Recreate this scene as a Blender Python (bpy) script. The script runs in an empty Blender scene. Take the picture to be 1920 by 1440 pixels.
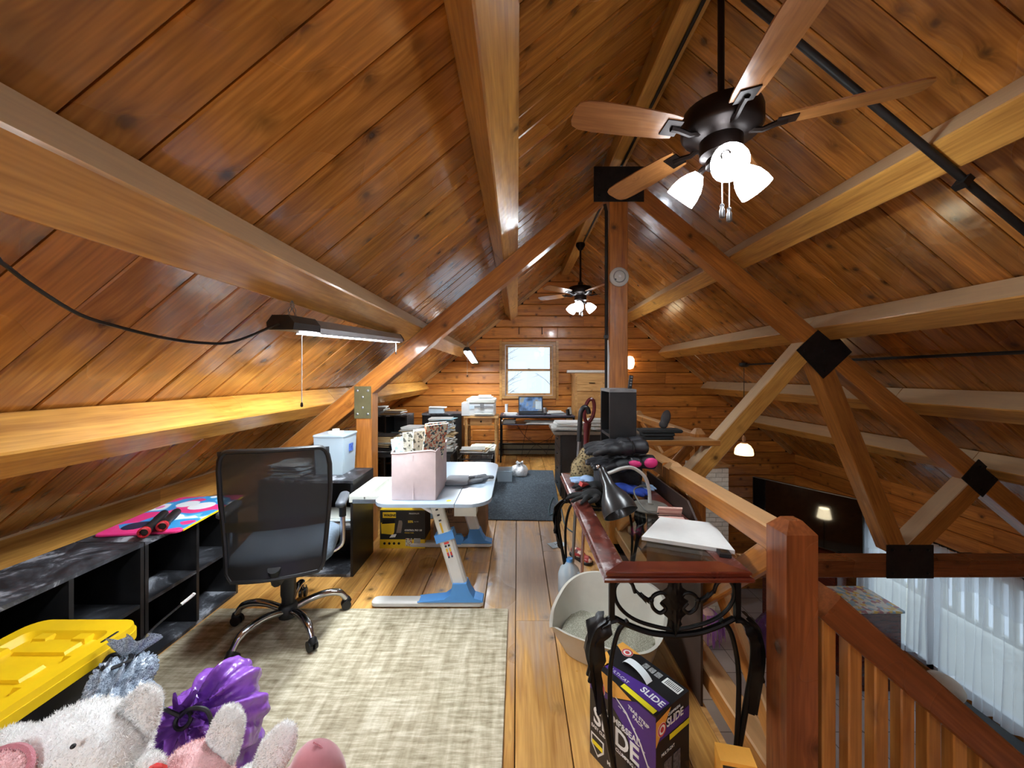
import bpy, bmesh, math, random
import numpy as np
from mathutils import Vector, Matrix, Euler, noise

R = math.radians
random.seed(7)
scn = bpy.context.scene
col = scn.collection

# ------------------------------------------------------------------ camera, world, exposure
F = 721.0; CX = 970.0; CY = 703.0; CAMZ = 1.45
cam_d = bpy.data.cameras.new('camera'); cam = bpy.data.objects.new('camera', cam_d); col.objects.link(cam)
cam_d.sensor_width = 36.0; cam_d.lens = F / 1920 * 36.0
cam_d.shift_x = -(CX - 960) / 1920.0; cam_d.shift_y = (CY - 720) / 1920.0
cam_d.clip_start = 0.02; cam_d.clip_end = 200
cam.location = (0, 0, CAMZ); cam.rotation_euler = (R(90), 0, 0)
scn.camera = cam
vs = scn.view_settings
vs.view_transform = 'Standard'; vs.look = 'None'; vs.gamma = 1.0; vs.use_curve_mapping = False
vs.exposure = 1.05
scn.cycles.max_bounces = 7; scn.cycles.diffuse_bounces = 3; scn.cycles.glossy_bounces = 3
scn.cycles.use_adaptive_sampling = True; scn.cycles.adaptive_threshold = 0.10; scn.cycles.adaptive_min_samples = 16
scn.cycles.transmission_bounces = 5; scn.cycles.transparent_max_bounces = 12
scn.cycles.caustics_reflective = False; scn.cycles.caustics_refractive = False
scn.cycles.sample_clamp_indirect = 6.0
world = bpy.data.worlds.new('overcast_sky'); scn.world = world; world.use_nodes = True
bg = world.node_tree.nodes['Background']
bg.inputs['Color'].default_value = (0.70, 0.86, 1.0, 1); bg.inputs['Strength'].default_value = 0.68

FAN_E = 9.0       # fan lamp shades
BULB_E = 420.0    # bulbs inside the fan shades
LED_E = 92.0     # shop light strips
PEND_E = 1.6     # pendant shade

def P(px, py, y):
    """pixel at depth y (metres from the lens)"""
    return Vector(((px - CX) / F * y, y, CAMZ - (py - CY) / F * y))
def PZ(px, py, z):
    """pixel on the horizontal plane z"""
    y = (CAMZ - z) * F / (py - CY)
    return Vector(((px - CX) / F * y, y, z))

# ------------------------------------------------------------------ materials
def lin(c):
    def f(v):
        v /= 255.0
        return v / 12.92 if v <= 0.04045 else ((v + 0.055) / 1.055) ** 2.4
    return (f(c[0]), f(c[1]), f(c[2]), 1)
MATS = {}
def _new(name):
    m = bpy.data.materials.new(name); m.use_nodes = True
    nt = m.node_tree; b = nt.nodes['Principled BSDF']
    MATS[name] = m
    return m, nt, b
def N(nt, typ, **kw):
    n = nt.nodes.new(typ)
    for k, v in kw.items():
        if k in n.inputs: n.inputs[k].default_value = v
        else: setattr(n, k, v)
    return n
def ramp(nt, stops, fac):
    r = nt.nodes.new('ShaderNodeValToRGB')
    e = r.color_ramp.elements
    while len(e) < len(stops): e.new(0.5)
    for i, (p, c) in enumerate(stops):
        e[i].position = p; e[i].color = c if len(c) == 4 else (*c, 1)
    nt.links.new(fac, r.inputs['Fac'])
    return r.outputs['Color']
def math_(nt, op, a, b=None, c=None):
    n = nt.nodes.new('ShaderNodeMath'); n.operation = op
    for i, v in enumerate((a, b, c)):
        if v is None: continue
        if hasattr(v, 'is_output'): nt.links.new(v, n.inputs[i])
        else: n.inputs[i].default_value = v
    return n.outputs[0]
def mixc(nt, fac, a, b, mode='MIX'):
    n = nt.nodes.new('ShaderNodeMix'); n.data_type = 'RGBA'; n.blend_type = mode
    for s, v in (('Factor', fac), ('A', a), ('B', b)):
        i = [x for x in n.inputs if x.name == s and (x.type == 'RGBA' or s == 'Factor')][0]
        if hasattr(v, 'is_output'): nt.links.new(v, i)
        else: i.default_value = v
    return [o for o in n.outputs if o.type == 'RGBA'][0]
def bump(nt, b, h, strength=0.2, dist=0.01):
    n = N(nt, 'ShaderNodeBump', Strength=strength, Distance=dist)
    nt.links.new(h, n.inputs['Height']); nt.links.new(n.outputs['Normal'], b.inputs['Normal'])
    return n

def mat_plain(name, c, rough=0.5, metal=0.0, var=0.06, scale=9.0, spec=0.5, bmp=0.0, coat=0.0, alpha=1.0, trans=0.0, emis=None, emis_s=0.0):
    m, nt, b = _new(name)
    c = lin(c) if max(c) > 1.0 else (*c[:3], 1)
    tc = N(nt, 'ShaderNodeTexCoord'); nz = N(nt, 'ShaderNodeTexNoise', Scale=scale, Detail=5.0, Roughness=0.6)
    nt.links.new(tc.outputs['Object'], nz.inputs['Vector'])
    d = tuple(max(0, v * (1 - var * 2.2)) for v in c[:3]) + (1,)
    l = tuple(min(1, v * (1 + var * 1.6)) for v in c[:3]) + (1,)
    nt.links.new(ramp(nt, [(0.3, d), (0.7, l)], nz.outputs['Fac']), b.inputs['Base Color'])
    b.inputs['Roughness'].default_value = rough; b.inputs['Metallic'].default_value = metal
    b.inputs['Specular IOR Level'].default_value = spec; b.inputs['Coat Weight'].default_value = coat
    b.inputs['Alpha'].default_value = alpha; b.inputs['Transmission Weight'].default_value = trans
    if emis is not None:
        b.inputs['Emission Color'].default_value = lin(emis) if max(emis) > 1 else (*emis[:3], 1)
        b.inputs['Emission Strength'].default_value = emis_s
    if bmp: bump(nt, b, nz.outputs['Fac'], bmp, 0.01)
    return m

def mat_wood(name, dark, light, rough=0.3, knots=6.0, knot_r=0.022, coat=0.25, var=0.35, grain=1.0, dust=None, spec=0.5, wave=0.35, wear=None):
    """varnished knotty pine; the grain runs along the piece's own local X"""
    m, nt, b = _new(name)
    tc = N(nt, 'ShaderNodeTexCoord'); oi = N(nt, 'ShaderNodeObjectInfo')
    off = N(nt, 'ShaderNodeVectorMath', operation='SCALE'); off.inputs[0].default_value = (13.1, 7.7, 5.3)
    nt.links.new(math_(nt, 'MULTIPLY', oi.outputs['Random'], 9.0), off.inputs['Scale'])
    add = N(nt, 'ShaderNodeVectorMath', operation='ADD')
    nt.links.new(tc.outputs['Object'], add.inputs[0]); nt.links.new(off.outputs[0], add.inputs[1])
    co = add.outputs[0]
    # knots
    vo = N(nt, 'ShaderNodeTexVoronoi', Scale=knots); nt.links.new(co, vo.inputs['Vector'])
    dk = math_(nt, 'DIVIDE', vo.outputs['Distance'], knots)          # metres
    # stretched grain, pushed aside by the knots
    push = math_(nt, 'MULTIPLY', math_(nt, 'POWER', 2.718, math_(nt, 'MULTIPLY', dk, -62.0)), 0.055)
    sx = N(nt, 'ShaderNodeSeparateXYZ'); nt.links.new(co, sx.inputs[0])
    cx = N(nt, 'ShaderNodeCombineXYZ')
    nt.links.new(math_(nt, 'MULTIPLY', sx.outputs['X'], 0.7 * grain), cx.inputs['X'])
    nt.links.new(math_(nt, 'MULTIPLY', math_(nt, 'ADD', sx.outputs['Y'], push), 11.0 * grain), cx.inputs['Y'])
    nt.links.new(math_(nt, 'MULTIPLY', math_(nt, 'ADD', sx.outputs['Z'], push), 11.0 * grain), cx.inputs['Z'])
    n1 = N(nt, 'ShaderNodeTexNoise', Scale=1.0, Detail=3.0, Roughness=0.62, Distortion=0.9)
    nt.links.new(cx.outputs[0], n1.inputs['Vector'])
    n2 = N(nt, 'ShaderNodeTexNoise', Scale=7.0, Detail=1.0, Roughness=0.7)
    nt.links.new(cx.outputs[0], n2.inputs['Vector'])
    n3 = N(nt, 'ShaderNodeTexNoise', Scale=2.3, Detail=1.0); nt.links.new(co, n3.inputs['Vector'])
    g = math_(nt, 'ADD', math_(nt, 'MULTIPLY', n1.outputs['Fac'], 0.62), math_(nt, 'MULTIPLY', n2.outputs['Fac'], 0.38))
    D = lin(dark) if max(dark) > 1 else (*dark, 1); L = lin(light) if max(light) > 1 else (*light, 1)
    mid = tuple((a + c) / 2 for a, c in zip(D, L))
    cc = ramp(nt, [(0.30, D), (0.5, mid), (0.68, L)], g)
    # blotches and per-board tone
    hs = N(nt, 'ShaderNodeHueSaturation')
    val = math_(nt, 'ADD', math_(nt, 'MULTIPLY', oi.outputs['Random'], var), 1.0 - var * 0.5 - 0.12)
    val = math_(nt, 'ADD', val, math_(nt, 'MULTIPLY', n3.outputs['Fac'], 0.24))
    nt.links.new(val, hs.inputs['Value']); nt.links.new(cc, hs.inputs['Color'])
    hs.inputs['Saturation'].default_value = 1.0
    cc = hs.outputs['Color']
    # dark knots with a halo
    kf = ramp(nt, [(0.0, (1, 1, 1)), (knot_r * 0.55 * 10, (0.75,) * 3), (knot_r * 10, (0.32,) * 3), (min(1, knot_r * 22), (0,) * 3)], math_(nt, 'MULTIPLY', dk, 10.0))
    cc = mixc(nt, kf, cc, tuple(v * 0.16 for v in D[:3]) + (1,))
    if wear is not None:      # walked-off varnish, a patch with its own place on the floor
        ge = N(nt, 'ShaderNodeNewGeometry'); vm = N(nt, 'ShaderNodeVectorMath', operation='SUBTRACT'); vm.inputs[1].default_value = wear
        nt.links.new(ge.outputs['Position'], vm.inputs[0]); vs2 = N(nt, 'ShaderNodeVectorMath', operation='MULTIPLY'); vs2.inputs[1].default_value = (1.9, .9, 0)
        nt.links.new(vm.outputs[0], vs2.inputs[0]); ln = N(nt, 'ShaderNodeVectorMath', operation='LENGTH'); nt.links.new(vs2.outputs[0], ln.inputs[0])
        wf = math_(nt, 'ADD', ln.outputs['Value'], math_(nt, 'MULTIPLY', math_(nt, 'SUBTRACT', n1.outputs['Fac'], .5), 1.6))
        cc = mixc(nt, ramp(nt, [(.35, (.62,) * 3), (1.0, (0,) * 3)], wf), cc, lin((196, 184, 172)))
    if dust is not None:
        ge = N(nt, 'ShaderNodeNewGeometry'); sz = N(nt, 'ShaderNodeSeparateXYZ'); nt.links.new(ge.outputs['Normal'], sz.inputs[0])
        df = ramp(nt, [(0.35, (0,) * 3), (0.62, (0.72,) * 3)], math_(nt, 'ADD', sz.outputs['Z'], math_(nt, 'MULTIPLY', n3.outputs['Fac'], 0.1)))
        cc = mixc(nt, df, cc, lin(dust))
        rr = math_(nt, 'ADD', math_(nt, 'MULTIPLY', df, 0.5), rough)
        nt.links.new(rr, b.inputs['Roughness'])
    else:
        nt.links.new(ramp(nt, [(0.3, (rough * 0.75,) * 3), (0.75, (min(1, rough * 1.5),) * 3)], n3.outputs['Fac']), b.inputs['Roughness'])
    nt.links.new(cc, b.inputs['Base Color'])
    b.inputs['Coat Weight'].default_value = coat; b.inputs['Coat Roughness'].default_value = 0.12
    b.inputs['Specular IOR Level'].default_value = spec
    nb = N(nt, 'ShaderNodeTexNoise', Scale=22.0, Detail=0.0); nt.links.new(co, nb.inputs['Vector'])
    bump(nt, b, nb.outputs['Fac'], wave * 0.45, 0.012)
    return m

W_CEIL = mat_wood('ceiling_pine', (118, 67, 23), (202, 134, 58), rough=0.24, coat=0.5, knot_r=0.027, var=0.45)
W_WALL = mat_wood('log_wall_pine', (152, 80, 26), (222, 146, 64), rough=0.4, coat=0.2, var=0.35)
W_FLOOR = mat_wood('floor_pine', (162, 106, 46), (230, 176, 98), rough=0.34, coat=0.2, var=0.32, knots=5.0, wear=(.10, 2.95, 0))
W_BEAM = mat_wood('beam_pine', (150, 98, 40), (218, 162, 82), rough=0.38, coat=0.2, var=0.2, knots=3.6, knot_r=0.024, dust=(196, 172, 140))
W_GOLD = mat_wood('golden_beam_pine', (158, 100, 34), (224, 164, 74), rough=0.36, coat=0.25, var=0.12, knots=3.6, knot_r=0.02)
W_TRUSS = mat_wood('truss_pine', (124, 68, 26), (196, 126, 56), rough=0.3, coat=0.3, var=0.25, knots=3.6, knot_r=0.022, dust=(186, 160, 126))
W_RAIL = mat_wood('rail_pine', (132, 76, 32), (204, 136, 66), rough=0.3, coat=0.3, var=0.2, knots=4.0, dust=(190, 150, 104))
W_NEWEL = mat_wood('newel_pine', (98, 52, 28), (154, 86, 46), rough=0.26, coat=0.4, var=0.1, knots=4.0)
W_TRIM = mat_wood('trim_pine', (158, 108, 58), (218, 168, 106), rough=0.4, coat=0.1, var=0.2)
W_YEL = mat_wood('clear_pine', (180, 128, 70), (236, 190, 126), rough=0.4, coat=0.1, var=0.15, knot_r=0.008)
SEAM = mat_plain('dark_seam', (34, 18, 8), 0.9)
IRON = mat_plain('black_iron', (22, 20, 20), 0.42, 0.6, var=0.15)
PLATE = mat_plain('dark_steel_plate', (34, 31, 30), 0.5, 0.5, var=0.25, scale=14)
GUSSET = mat_plain('green_grey_plate', (96, 90, 62), 0.55, 0.3, var=0.12)
STEEL = mat_plain('chrome', (200, 200, 205), 0.16, 1.0, var=0.03)
GALV = mat_plain('brushed_metal', (150, 150, 152), 0.35, 0.9)
BLACK = mat_plain('black_plastic', (20, 20, 22), 0.45, var=0.2)
BLKLAM = mat_plain('black_laminate', (30, 29, 30), 0.42, var=0.3, scale=6, bmp=0.05)
WHITE = mat_plain('white_plastic', (228, 231, 233), 0.4, var=0.02)
CREAM = mat_plain('cream_plastic', (222, 224, 214), 0.45, var=0.02)
PAPER = mat_plain('white_paper', (226, 226, 222), 0.8, var=0.03)
PAPERB = mat_plain('bluish_paper', (196, 212, 222), 0.8, var=0.05)
PAPERT = mat_plain('tan_folder', (196, 168, 122), 0.8, var=0.06)
PAPERG = mat_plain('grey_newsprint', (176, 174, 166), 0.85, var=0.1, scale=40)

# ------------------------------------------------------------------ mesh helpers
class MB:
    """collects shapes into one mesh; material slots by index"""
    def __init__(s): s.v = []; s.f = []; s.m = []; s.cur = 0
    def add(s, vs_, fs):
        o = len(s.v); s.v += [tuple(x) for x in vs_]
        for f in fs: s.f.append([i + o for i in f]); s.m.append(s.cur)
        return s
    def slot(s, i): s.cur = i; return s
    def box(s, c, d, rot=None, taper=1.0):
        hx, hy, hz = d[0] / 2, d[1] / 2, d[2] / 2
        pts = [Vector((x * hx * (taper if z > 0 else 1), y * hy * (taper if z > 0 else 1), z * hz)) for z in (-1, 1) for y in (-1, 1) for x in (-1, 1)]
        if rot is not None:
            m = rot if isinstance(rot, Matrix) else Euler(rot).to_matrix()
            pts = [m @ p for p in pts]
        pts = [p + Vector(c) for p in pts]
        return s.add(pts, [(0, 2, 3, 1), (4, 5, 7, 6), (0, 1, 5, 4), (2, 6, 7, 3), (0, 4, 6, 2), (1, 3, 7, 5)])
    def bb(s, x0, x1, y0, y1, z0, z1): return s.box(((x0 + x1) / 2, (y0 + y1) / 2, (z0 + z1) / 2), (abs(x1 - x0), abs(y1 - y0), abs(z1 - z0)))
    def rbox(s, c, d, r=0.01, n=3, rot=None):
        """box with rounded vertical edges and a small top/bottom chamfer"""
        hx, hy, hz = d[0] / 2, d[1] / 2, d[2] / 2; r = min(r, hx * .99, hy * .99)
        ring = []
        for k, (sx, sy) in enumerate(((1, 1), (-1, 1), (-1, -1), (1, -1))):
            for i in range(n + 1):
                a = R(90) * (k + i / n); ring.append((sx * (hx - r) + r * math.cos(a), sy * (hy - r) + r * math.sin(a)))
        ch = min(r * .4, hz * .5); lv = [(-hz, ch), (-hz + ch, 0), (hz - ch, 0), (hz, ch)]
        pts = []
        for z, ins in lv:
            for (x, y) in ring:
                pts.append(Vector((x * (1 - ins / hx), y * (1 - ins / hy), z)))
        if rot is not None:
            m = rot if isinstance(rot, Matrix) else Euler(rot).to_matrix(); pts = [m @ p for p in pts]
        pts = [p + Vector(c) for p in pts]; k = len(ring); fs = [list(range(k))[::-1], list(range(3 * k, 4 * k))]
        for L in range(3):
            for i in range(k): j = (i + 1) % k; fs.append((L * k + i, L * k + j, L * k + k + j, L * k + k + i))
        return s.add(pts, fs)
    def prism(s, poly, z0, z1, M=None):
        """polygon in XY extruded in Z, optional matrix"""
        k = len(poly); pts = [Vector((x, y, z0)) for x, y in poly] + [Vector((x, y, z1)) for x, y in poly]
        if M is not None: pts = [M @ p for p in pts]
        fs = [list(range(k))[::-1], list(range(k, 2 * k))] + [(i, (i + 1) % k, k + (i + 1) % k, k + i) for i in range(k)]
        return s.add(pts, fs)
    def tube(s, pts, r, n=8, cap=True, close=False):
        pts = [Vector(p) for p in pts]; k = len(pts)
        rs = r if isinstance(r, (list, tuple)) else [r] * k
        vs_ = []; up = None
        for i, p in enumerate(pts):
            if close: t = pts[(i + 1) % k] - pts[i - 1]
            else: t = (pts[min(i + 1, k - 1)] - pts[max(i - 1, 0)])
            if t.length < 1e-9: t = Vector((0, 0, 1))
            t.normalize()
            if up is None: up = Vector((0, 0, 1)) if abs(t.z) < .9 else Vector((1, 0, 0))
            a = t.cross(up)
            if a.length < 1e-6: a = t.orthogonal()
            a.normalize(); b = a.cross(t); up = b
            for j in range(n):
                w = 2 * math.pi * j / n; vs_.append(p + a * (math.cos(w) * rs[i]) + b * (math.sin(w) * rs[i]))
        fs = []
        for i in range(k if close else k - 1):
            i2 = (i + 1) % k
            for j in range(n): fs.append((i * n + j, i * n + (j + 1) % n, i2 * n + (j + 1) % n, i2 * n + j))
        if cap and not close: fs += [list(range(n))[::-1], list(range((k - 1) * n, k * n))]
        return s.add(vs_, fs)
    def cyl(s, p0, p1, r0, r1=None, n=12): return s.tube([p0, p1], [r0, r0 if r1 is None else r1], n)
    def lathe(s, prof, n=20, c=(0, 0, 0), M=None, cap=True):
        """profile of (radius, z)"""
        c = Vector(c); vs_ = []
        for r, z in prof:
            for j in range(n):
                a = 2 * math.pi * j / n; p = Vector((r * math.cos(a), r * math.sin(a), z))
                vs_.append((M @ p if M is not None else p) + c)
        k = len(prof); fs = [(i * n + j, i * n + (j + 1) % n, (i + 1) * n + (j + 1) % n, (i + 1) * n + j) for i in range(k - 1) for j in range(n)]
        if cap: fs += [list(range(n))[::-1], list(range((k - 1) * n, k * n))]
        return s.add(vs_, fs)
    def ell(s, c, d, rot=None, n=14, m=9):
        c = Vector(c); M = None
        if rot is not None: M = rot if isinstance(rot, Matrix) else Euler(rot).to_matrix()
        vs_ = []
        for i in range(m + 1):
            t = math.pi * i / m
            for j in range(n):
                a = 2 * math.pi * j / n
                p = Vector((d[0] / 2 * math.sin(t) * math.cos(a), d[1] / 2 * math.sin(t) * math.sin(a), -d[2] / 2 * math.cos(t)))
                vs_.append((M @ p if M is not None else p) + c)
        fs = [(i * n + j, i * n + (j + 1) % n, (i + 1) * n + (j + 1) % n, (i + 1) * n + j) for i in range(m) for j in range(n)]
        return s.add(vs_, fs)
    def grid(s, pts):
        """rows of points"""
        h = len(pts); w = len(pts[0])
        return s.add([p for r in pts for p in r], [(i * w + j, i * w + j + 1, (i + 1) * w + j + 1, (i + 1) * w + j) for i in range(h - 1) for j in range(w - 1)])
    def mesh(s, name='m', smooth=False, weld=False):
        me = bpy.data.meshes.new(name); me.from_pydata(s.v, [], s.f)
        me.polygons.foreach_set('material_index', s.m)
        bm = bmesh.new(); bm.from_mesh(me)
        if weld: bmesh.ops.remove_doubles(bm, verts=bm.verts, dist=1e-5)
        bmesh.ops.recalc_face_normals(bm, faces=bm.faces); bm.to_mesh(me); bm.free()
        if smooth:
            me.polygons.foreach_set('use_smooth', [True] * len(me.polygons))
            try: me.set_sharp_from_angle(angle=R(smooth if smooth is not True else 40))
            except Exception: pass
        me.update()
        return me
    def obj(s, name, mats, parent=None, smooth=False, weld=False, M=None):
        return mk(name, s.mesh(name, smooth, weld), mats, parent, M)

def mk(name, me, mats, parent=None, M=None):
    o = bpy.data.objects.new(name, me); col.objects.link(o)
    if mats is not None:
        ms = mats if isinstance(mats, (list, tuple)) else [mats]
        if len(me.materials) == 0:
            for m in ms: me.materials.append(m)
    if M is not None: o.matrix_basis = M
    if parent is not None: o.parent = parent
    return o
def tag(o, label, cat, group=None):
    o['label'] = label; o['category'] = cat
    if group: o['group'] = group
    return o
def struct(o): o['kind'] = 'structure'; return o
def thing(name, label, cat, loc=(0, 0, 0), rz=0.0, group=None):
    o = bpy.data.objects.new(name, None); col.objects.link(o)
    o.empty_display_size = 0.1
    o.location = loc; o.rotation_euler = (0, 0, rz)
    return tag(o, label, cat, group)
def copy_tree(o, parent=None):
    c = o.copy(); col.objects.link(c); c.parent = parent
    for ch in list(o.children): copy_tree(ch, c)
    return c
def frame(o, x, y=None, z=None):
    """matrix from origin and local x (and approximate z)"""
    x = Vector(x).normalized(); z = Vector(z if z is not None else (0, 0, 1))
    y = z.cross(x)
    if y.length < 1e-6: y = Vector((0, 1, 0))
    y.normalize(); z = x.cross(y)
    M = Matrix((x, y, z)).transposed().to_4x4(); M.translation = Vector(o)
    return M
def plank_mesh(L, w, t, ch=0.006, centre=True):
    """board, long axis X, face at z=0, body below, room edges chamfered"""
    mb = MB(); k = [(-w / 2, -t), (w / 2, -t), (w / 2, -ch), (w / 2 - ch, 0), (-w / 2 + ch, 0), (-w / 2, -ch)]
    x0, x1 = (-L / 2, L / 2) if centre else (0, L)
    mb.add([(x0, y, z) for y, z in k] + [(x1, y, z) for y, z in k], [list(range(6))[::-1], list(range(6, 12))] + [(i, (i + 1) % 6, 6 + (i + 1) % 6, 6 + i) for i in range(6)])
    return mb.mesh('plank')
def beam_mesh(L, w, h, ch=0.006):
    """squared timber, long axis X, all four long edges chamfered"""
    a, b = w / 2, h / 2
    k = [(-a + ch, -b), (a - ch, -b), (a, -b + ch), (a, b - ch), (a - ch, b), (-a + ch, b), (-a, b - ch), (-a, -b + ch)]
    mb = MB(); mb.add([(-L / 2, y, z) for y, z in k] + [(L / 2, y, z) for y, z in k], [list(range(8))[::-1], list(range(8, 16))] + [(i, (i + 1) % 8, 8 + (i + 1) % 8, 8 + i) for i in range(8)])
    return mb.mesh('timber')
def beam(name, p0, p1, w, h, mat, parent=None, up=(0, 0, 1), ch=0.006):
    """timber between two points; w across, h along 'up'"""
    p0 = Vector(p0); p1 = Vector(p1); d = p1 - p0
    M = frame((p0 + p1) / 2, d, z=up)
    return mk(name, beam_mesh(d.length, w, h, ch), mat, parent, M)
def remesh(mb, voxel=0.008, smooth_it=4, disp=None):
    """union of the shapes as one continuous skin"""
    me = mb.mesh('tmp'); o = bpy.data.objects.new('tmp', me); col.objects.link(o)
    r = o.modifiers.new('r', 'REMESH'); r.mode = 'VOXEL'; r.voxel_size = voxel
    if smooth_it:
        sm = o.modifiers.new('s', 'SMOOTH'); sm.iterations = smooth_it; sm.factor = 0.5
    dg = bpy.context.evaluated_depsgraph_get(); ev = o.evaluated_get(dg)
    out = bpy.data.meshes.new_from_object(ev)
    bpy.data.objects.remove(o); bpy.data.meshes.remove(me)
    if disp is not None:
        out.update()
        ns = [v.normal.copy() for v in out.vertices]
        for v, nn in zip(out.vertices, ns): v.co = v.co + nn * disp(v.co)
    out.materials.clear()
    out.polygons.foreach_set('use_smooth', [True] * len(out.polygons)); out.update()
    return out
def text(name, s, size, mat, parent, M, extrude=0.0004, align='LEFT', sx=1.0, shear=0.0, bold=0.0, space=1.0):
    cu = bpy.data.curves.new('t', 'FONT'); cu.body = s; cu.size = size; cu.extrude = extrude; cu.align_x = align; cu.shear = shear
    cu.offset = bold; cu.space_character = space; cu.resolution_u = 3
    o = bpy.data.objects.new('t', cu); col.objects.link(o)
    dg = bpy.context.evaluated_depsgraph_get(); me = bpy.data.meshes.new_from_object(o.evaluated_get(dg))
    bpy.data.objects.remove(o); bpy.data.curves.remove(cu)
    me.transform(Matrix.Diagonal((sx, 1, 1, 1)))
    me.materials.clear()
    return mk(name, me, mat, parent, M)
def arc(c, r, a0, a1, n, plane='xz'):
    out = []
    for i in range(n + 1):
        a = R(a0 + (a1 - a0) * i / n); x, y = r * math.cos(a), r * math.sin(a)
        out.append(Vector(c) + (Vector((x, 0, y)) if plane == 'xz' else Vector((x, y, 0)) if plane == 'xy' else Vector((0, x, y))))
    return out
def bez(p0, p1, p2, p3, n=12):
    p0, p1, p2, p3 = map(Vector, (p0, p1, p2, p3)); o = []
    for i in range(n + 1):
        t = i / n; u = 1 - t; o.append(p0 * u ** 3 + p1 * 3 * u * u * t + p2 * 3 * u * t * t + p3 * t ** 3)
    return o
def spline(pts, n=6):
    """Catmull-Rom through the points"""
    p = [Vector(x) for x in pts]; p = [p[0] * 2 - p[1]] + p + [p[-1] * 2 - p[-2]]; o = []
    for i in range(1, len(p) - 2):
        for k in range(n):
            t = k / n; a, b, c, d = p[i - 1], p[i], p[i + 1], p[i + 2]
            o.append(0.5 * ((2 * b) + (c - a) * t + (2 * a - 5 * b + 4 * c - d) * t * t + (3 * b - a - 3 * c + d) * t ** 3))
    return o + [p[-2]]

# ================================================================== THE SETTING
RX, RZ, SL = 0.87, 3.47, 0.83          # ridge line and roof pitch
TH = math.atan(SL); CT, ST = math.cos(TH), math.sin(TH)
YF, YB = 7.0, -2.6                     # gable walls
XL, XR = -3.31, 5.05; ZD = -2.45       # eaves, downstairs floor
TY = 3.30                              # truss front face
KX = -2.51                             # knee wall
FX = 0.80                              # loft edge by the stairs
FX2 = 1.75                             # loft edge beyond the truss
def roof_z(x): return RZ - SL * abs(x - RX)

# --- sloped ceilings of separate boards
ROOFL = (RX - XL) / CT
for side in (-1, 1):
    d = Vector((side * CT, 0, -ST)); nrm = Vector((-side * ST, 0, -CT))
    b0 = Vector((RX, 0, RZ))
    mb = MB(); q = []
    for o in (0.024, 0.12):
        for y in (YB - .1, YF + .1):
            for t in (-0.03 if side < 0 else 0.0, ROOFL + 0.35):
                q.append(b0 + d * t - nrm * o + Vector((0, y, 0)))
    mb.add(q, [(0, 1, 3, 2), (4, 6, 7, 5), (0, 4, 5, 1), (2, 3, 7, 6), (0, 2, 6, 4), (1, 5, 7, 3)])
    ceil = struct(mb.obj('ceiling_left' if side < 0 else 'ceiling_right', SEAM))
    rnd = random.Random(11 + side); y = YB
    while y < YF - 0.02:
        w = min(rnd.choice((0.14, 0.17, 0.19, 0.2, 0.21)), YF - y)
        M = Matrix((d, Vector((0, -side, 0)), nrm)).transposed().to_4x4()
        M.translation = b0 + d * (ROOFL / 2) + Vector((0, y + w / 2, 0)) + nrm * rnd.uniform(-0.002, 0.0015)
        mk('board', plank_mesh(ROOFL - 0.01, w - 0.005, 0.02, 0.005), W_CEIL, ceil, M)
        y += w

# --- walls of stacked squared logs
def log_wall(name, p0, axis, n, length, z0, z1, course, seed, cut=None, holes=(), mat=W_WALL, t=0.10):
    """p0: left end at z=0; axis: direction along; n: normal into the room. holes (u0,u1,z0,z1). cut(zbot,ztop)->(u0,u1)"""
    axis = Vector(axis); n = Vector(n); p0 = Vector(p0); rnd = random.Random(seed)
    root = bpy.data.objects.new(name, None); col.objects.link(root); struct(root)
    k = 0; z = z0
    while z < z1 - 0.01:
        zt = min(z + course, z1); u0, u1 = (0, length) if cut is None else cut(z, zt)
        if u1 - u0 > 0.05:
            segs = [(u0, u1)]
            for (a, b, h0, h1) in holes:
                if zt > h0 + 0.01 and z < h1 - 0.01:
                    segs = [s for (s0, s1) in segs for s in ((s0, min(s1, a)), (max(s0, b), s1)) if s[1] - s[0] > 0.02]
            todo = [(s0, s1, z, zt) for s0, s1 in segs]
            for (a, b, h0, h1) in holes:
                if zt > h0 + 0.01 and z < h1 - 0.01:
                    if h0 - z > 0.03: todo.append((max(a, u0), min(b, u1), z, h0))
                    if zt - h1 > 0.03: todo.append((max(a, u0), min(b, u1), h1, zt))
            for (s0, s1, za, zc) in todo:
                u = s0
                while u < s1 - 0.01:
                    L = rnd.uniform(0.9, 2.4); e = u + L
                    if s1 - e < 0.5: e = s1
                    e = min(e, s1); h = zc - za
                    M = Matrix((axis, n.cross(axis), n)).transposed().to_4x4()
                    M.translation = p0 + axis * ((u + e) / 2) + Vector((0, 0, (za + zc) / 2)) + n * rnd.uniform(-0.004, 0.003)
                    mk('log', plank_mesh(e - u - 0.003, h - 0.006, t, 0.012), mat, root, M)
                    u = e
        z = zt
    return root
# far gable: window hole
WX0, WX1, WZ0, WZ1 = -0.275, 0.70, 1.02, 2.05
def gable_cut(z, zt):
    h = RX - (RZ - zt) / SL; g = RX + (RZ - zt) / SL
    h = max(h - 0.13, XL - 0.1); g = min(g + 0.13, XR + 0.1)
    return (h - XL, g - XL)
wall_far = log_wall('wall_far', (XL, YF, 0), (1, 0, 0), (0, -1, 0), XR - XL, ZD, RZ, 0.2075, 5, gable_cut, [(WX0 - XL, WX1 - XL, WZ0, WZ1)])
mb = MB()
for (a, b, c, e) in ((XL - .4, WX0, ZD, RZ + .2), (WX1, XR + .4, ZD, RZ + .2), (WX0, WX1, ZD, WZ0), (WX0, WX1, WZ1, RZ + .2)): mb.bb(a, b, YF + .085, YF + .16, c, e)
mb.obj('backing', SEAM, wall_far)
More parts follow.
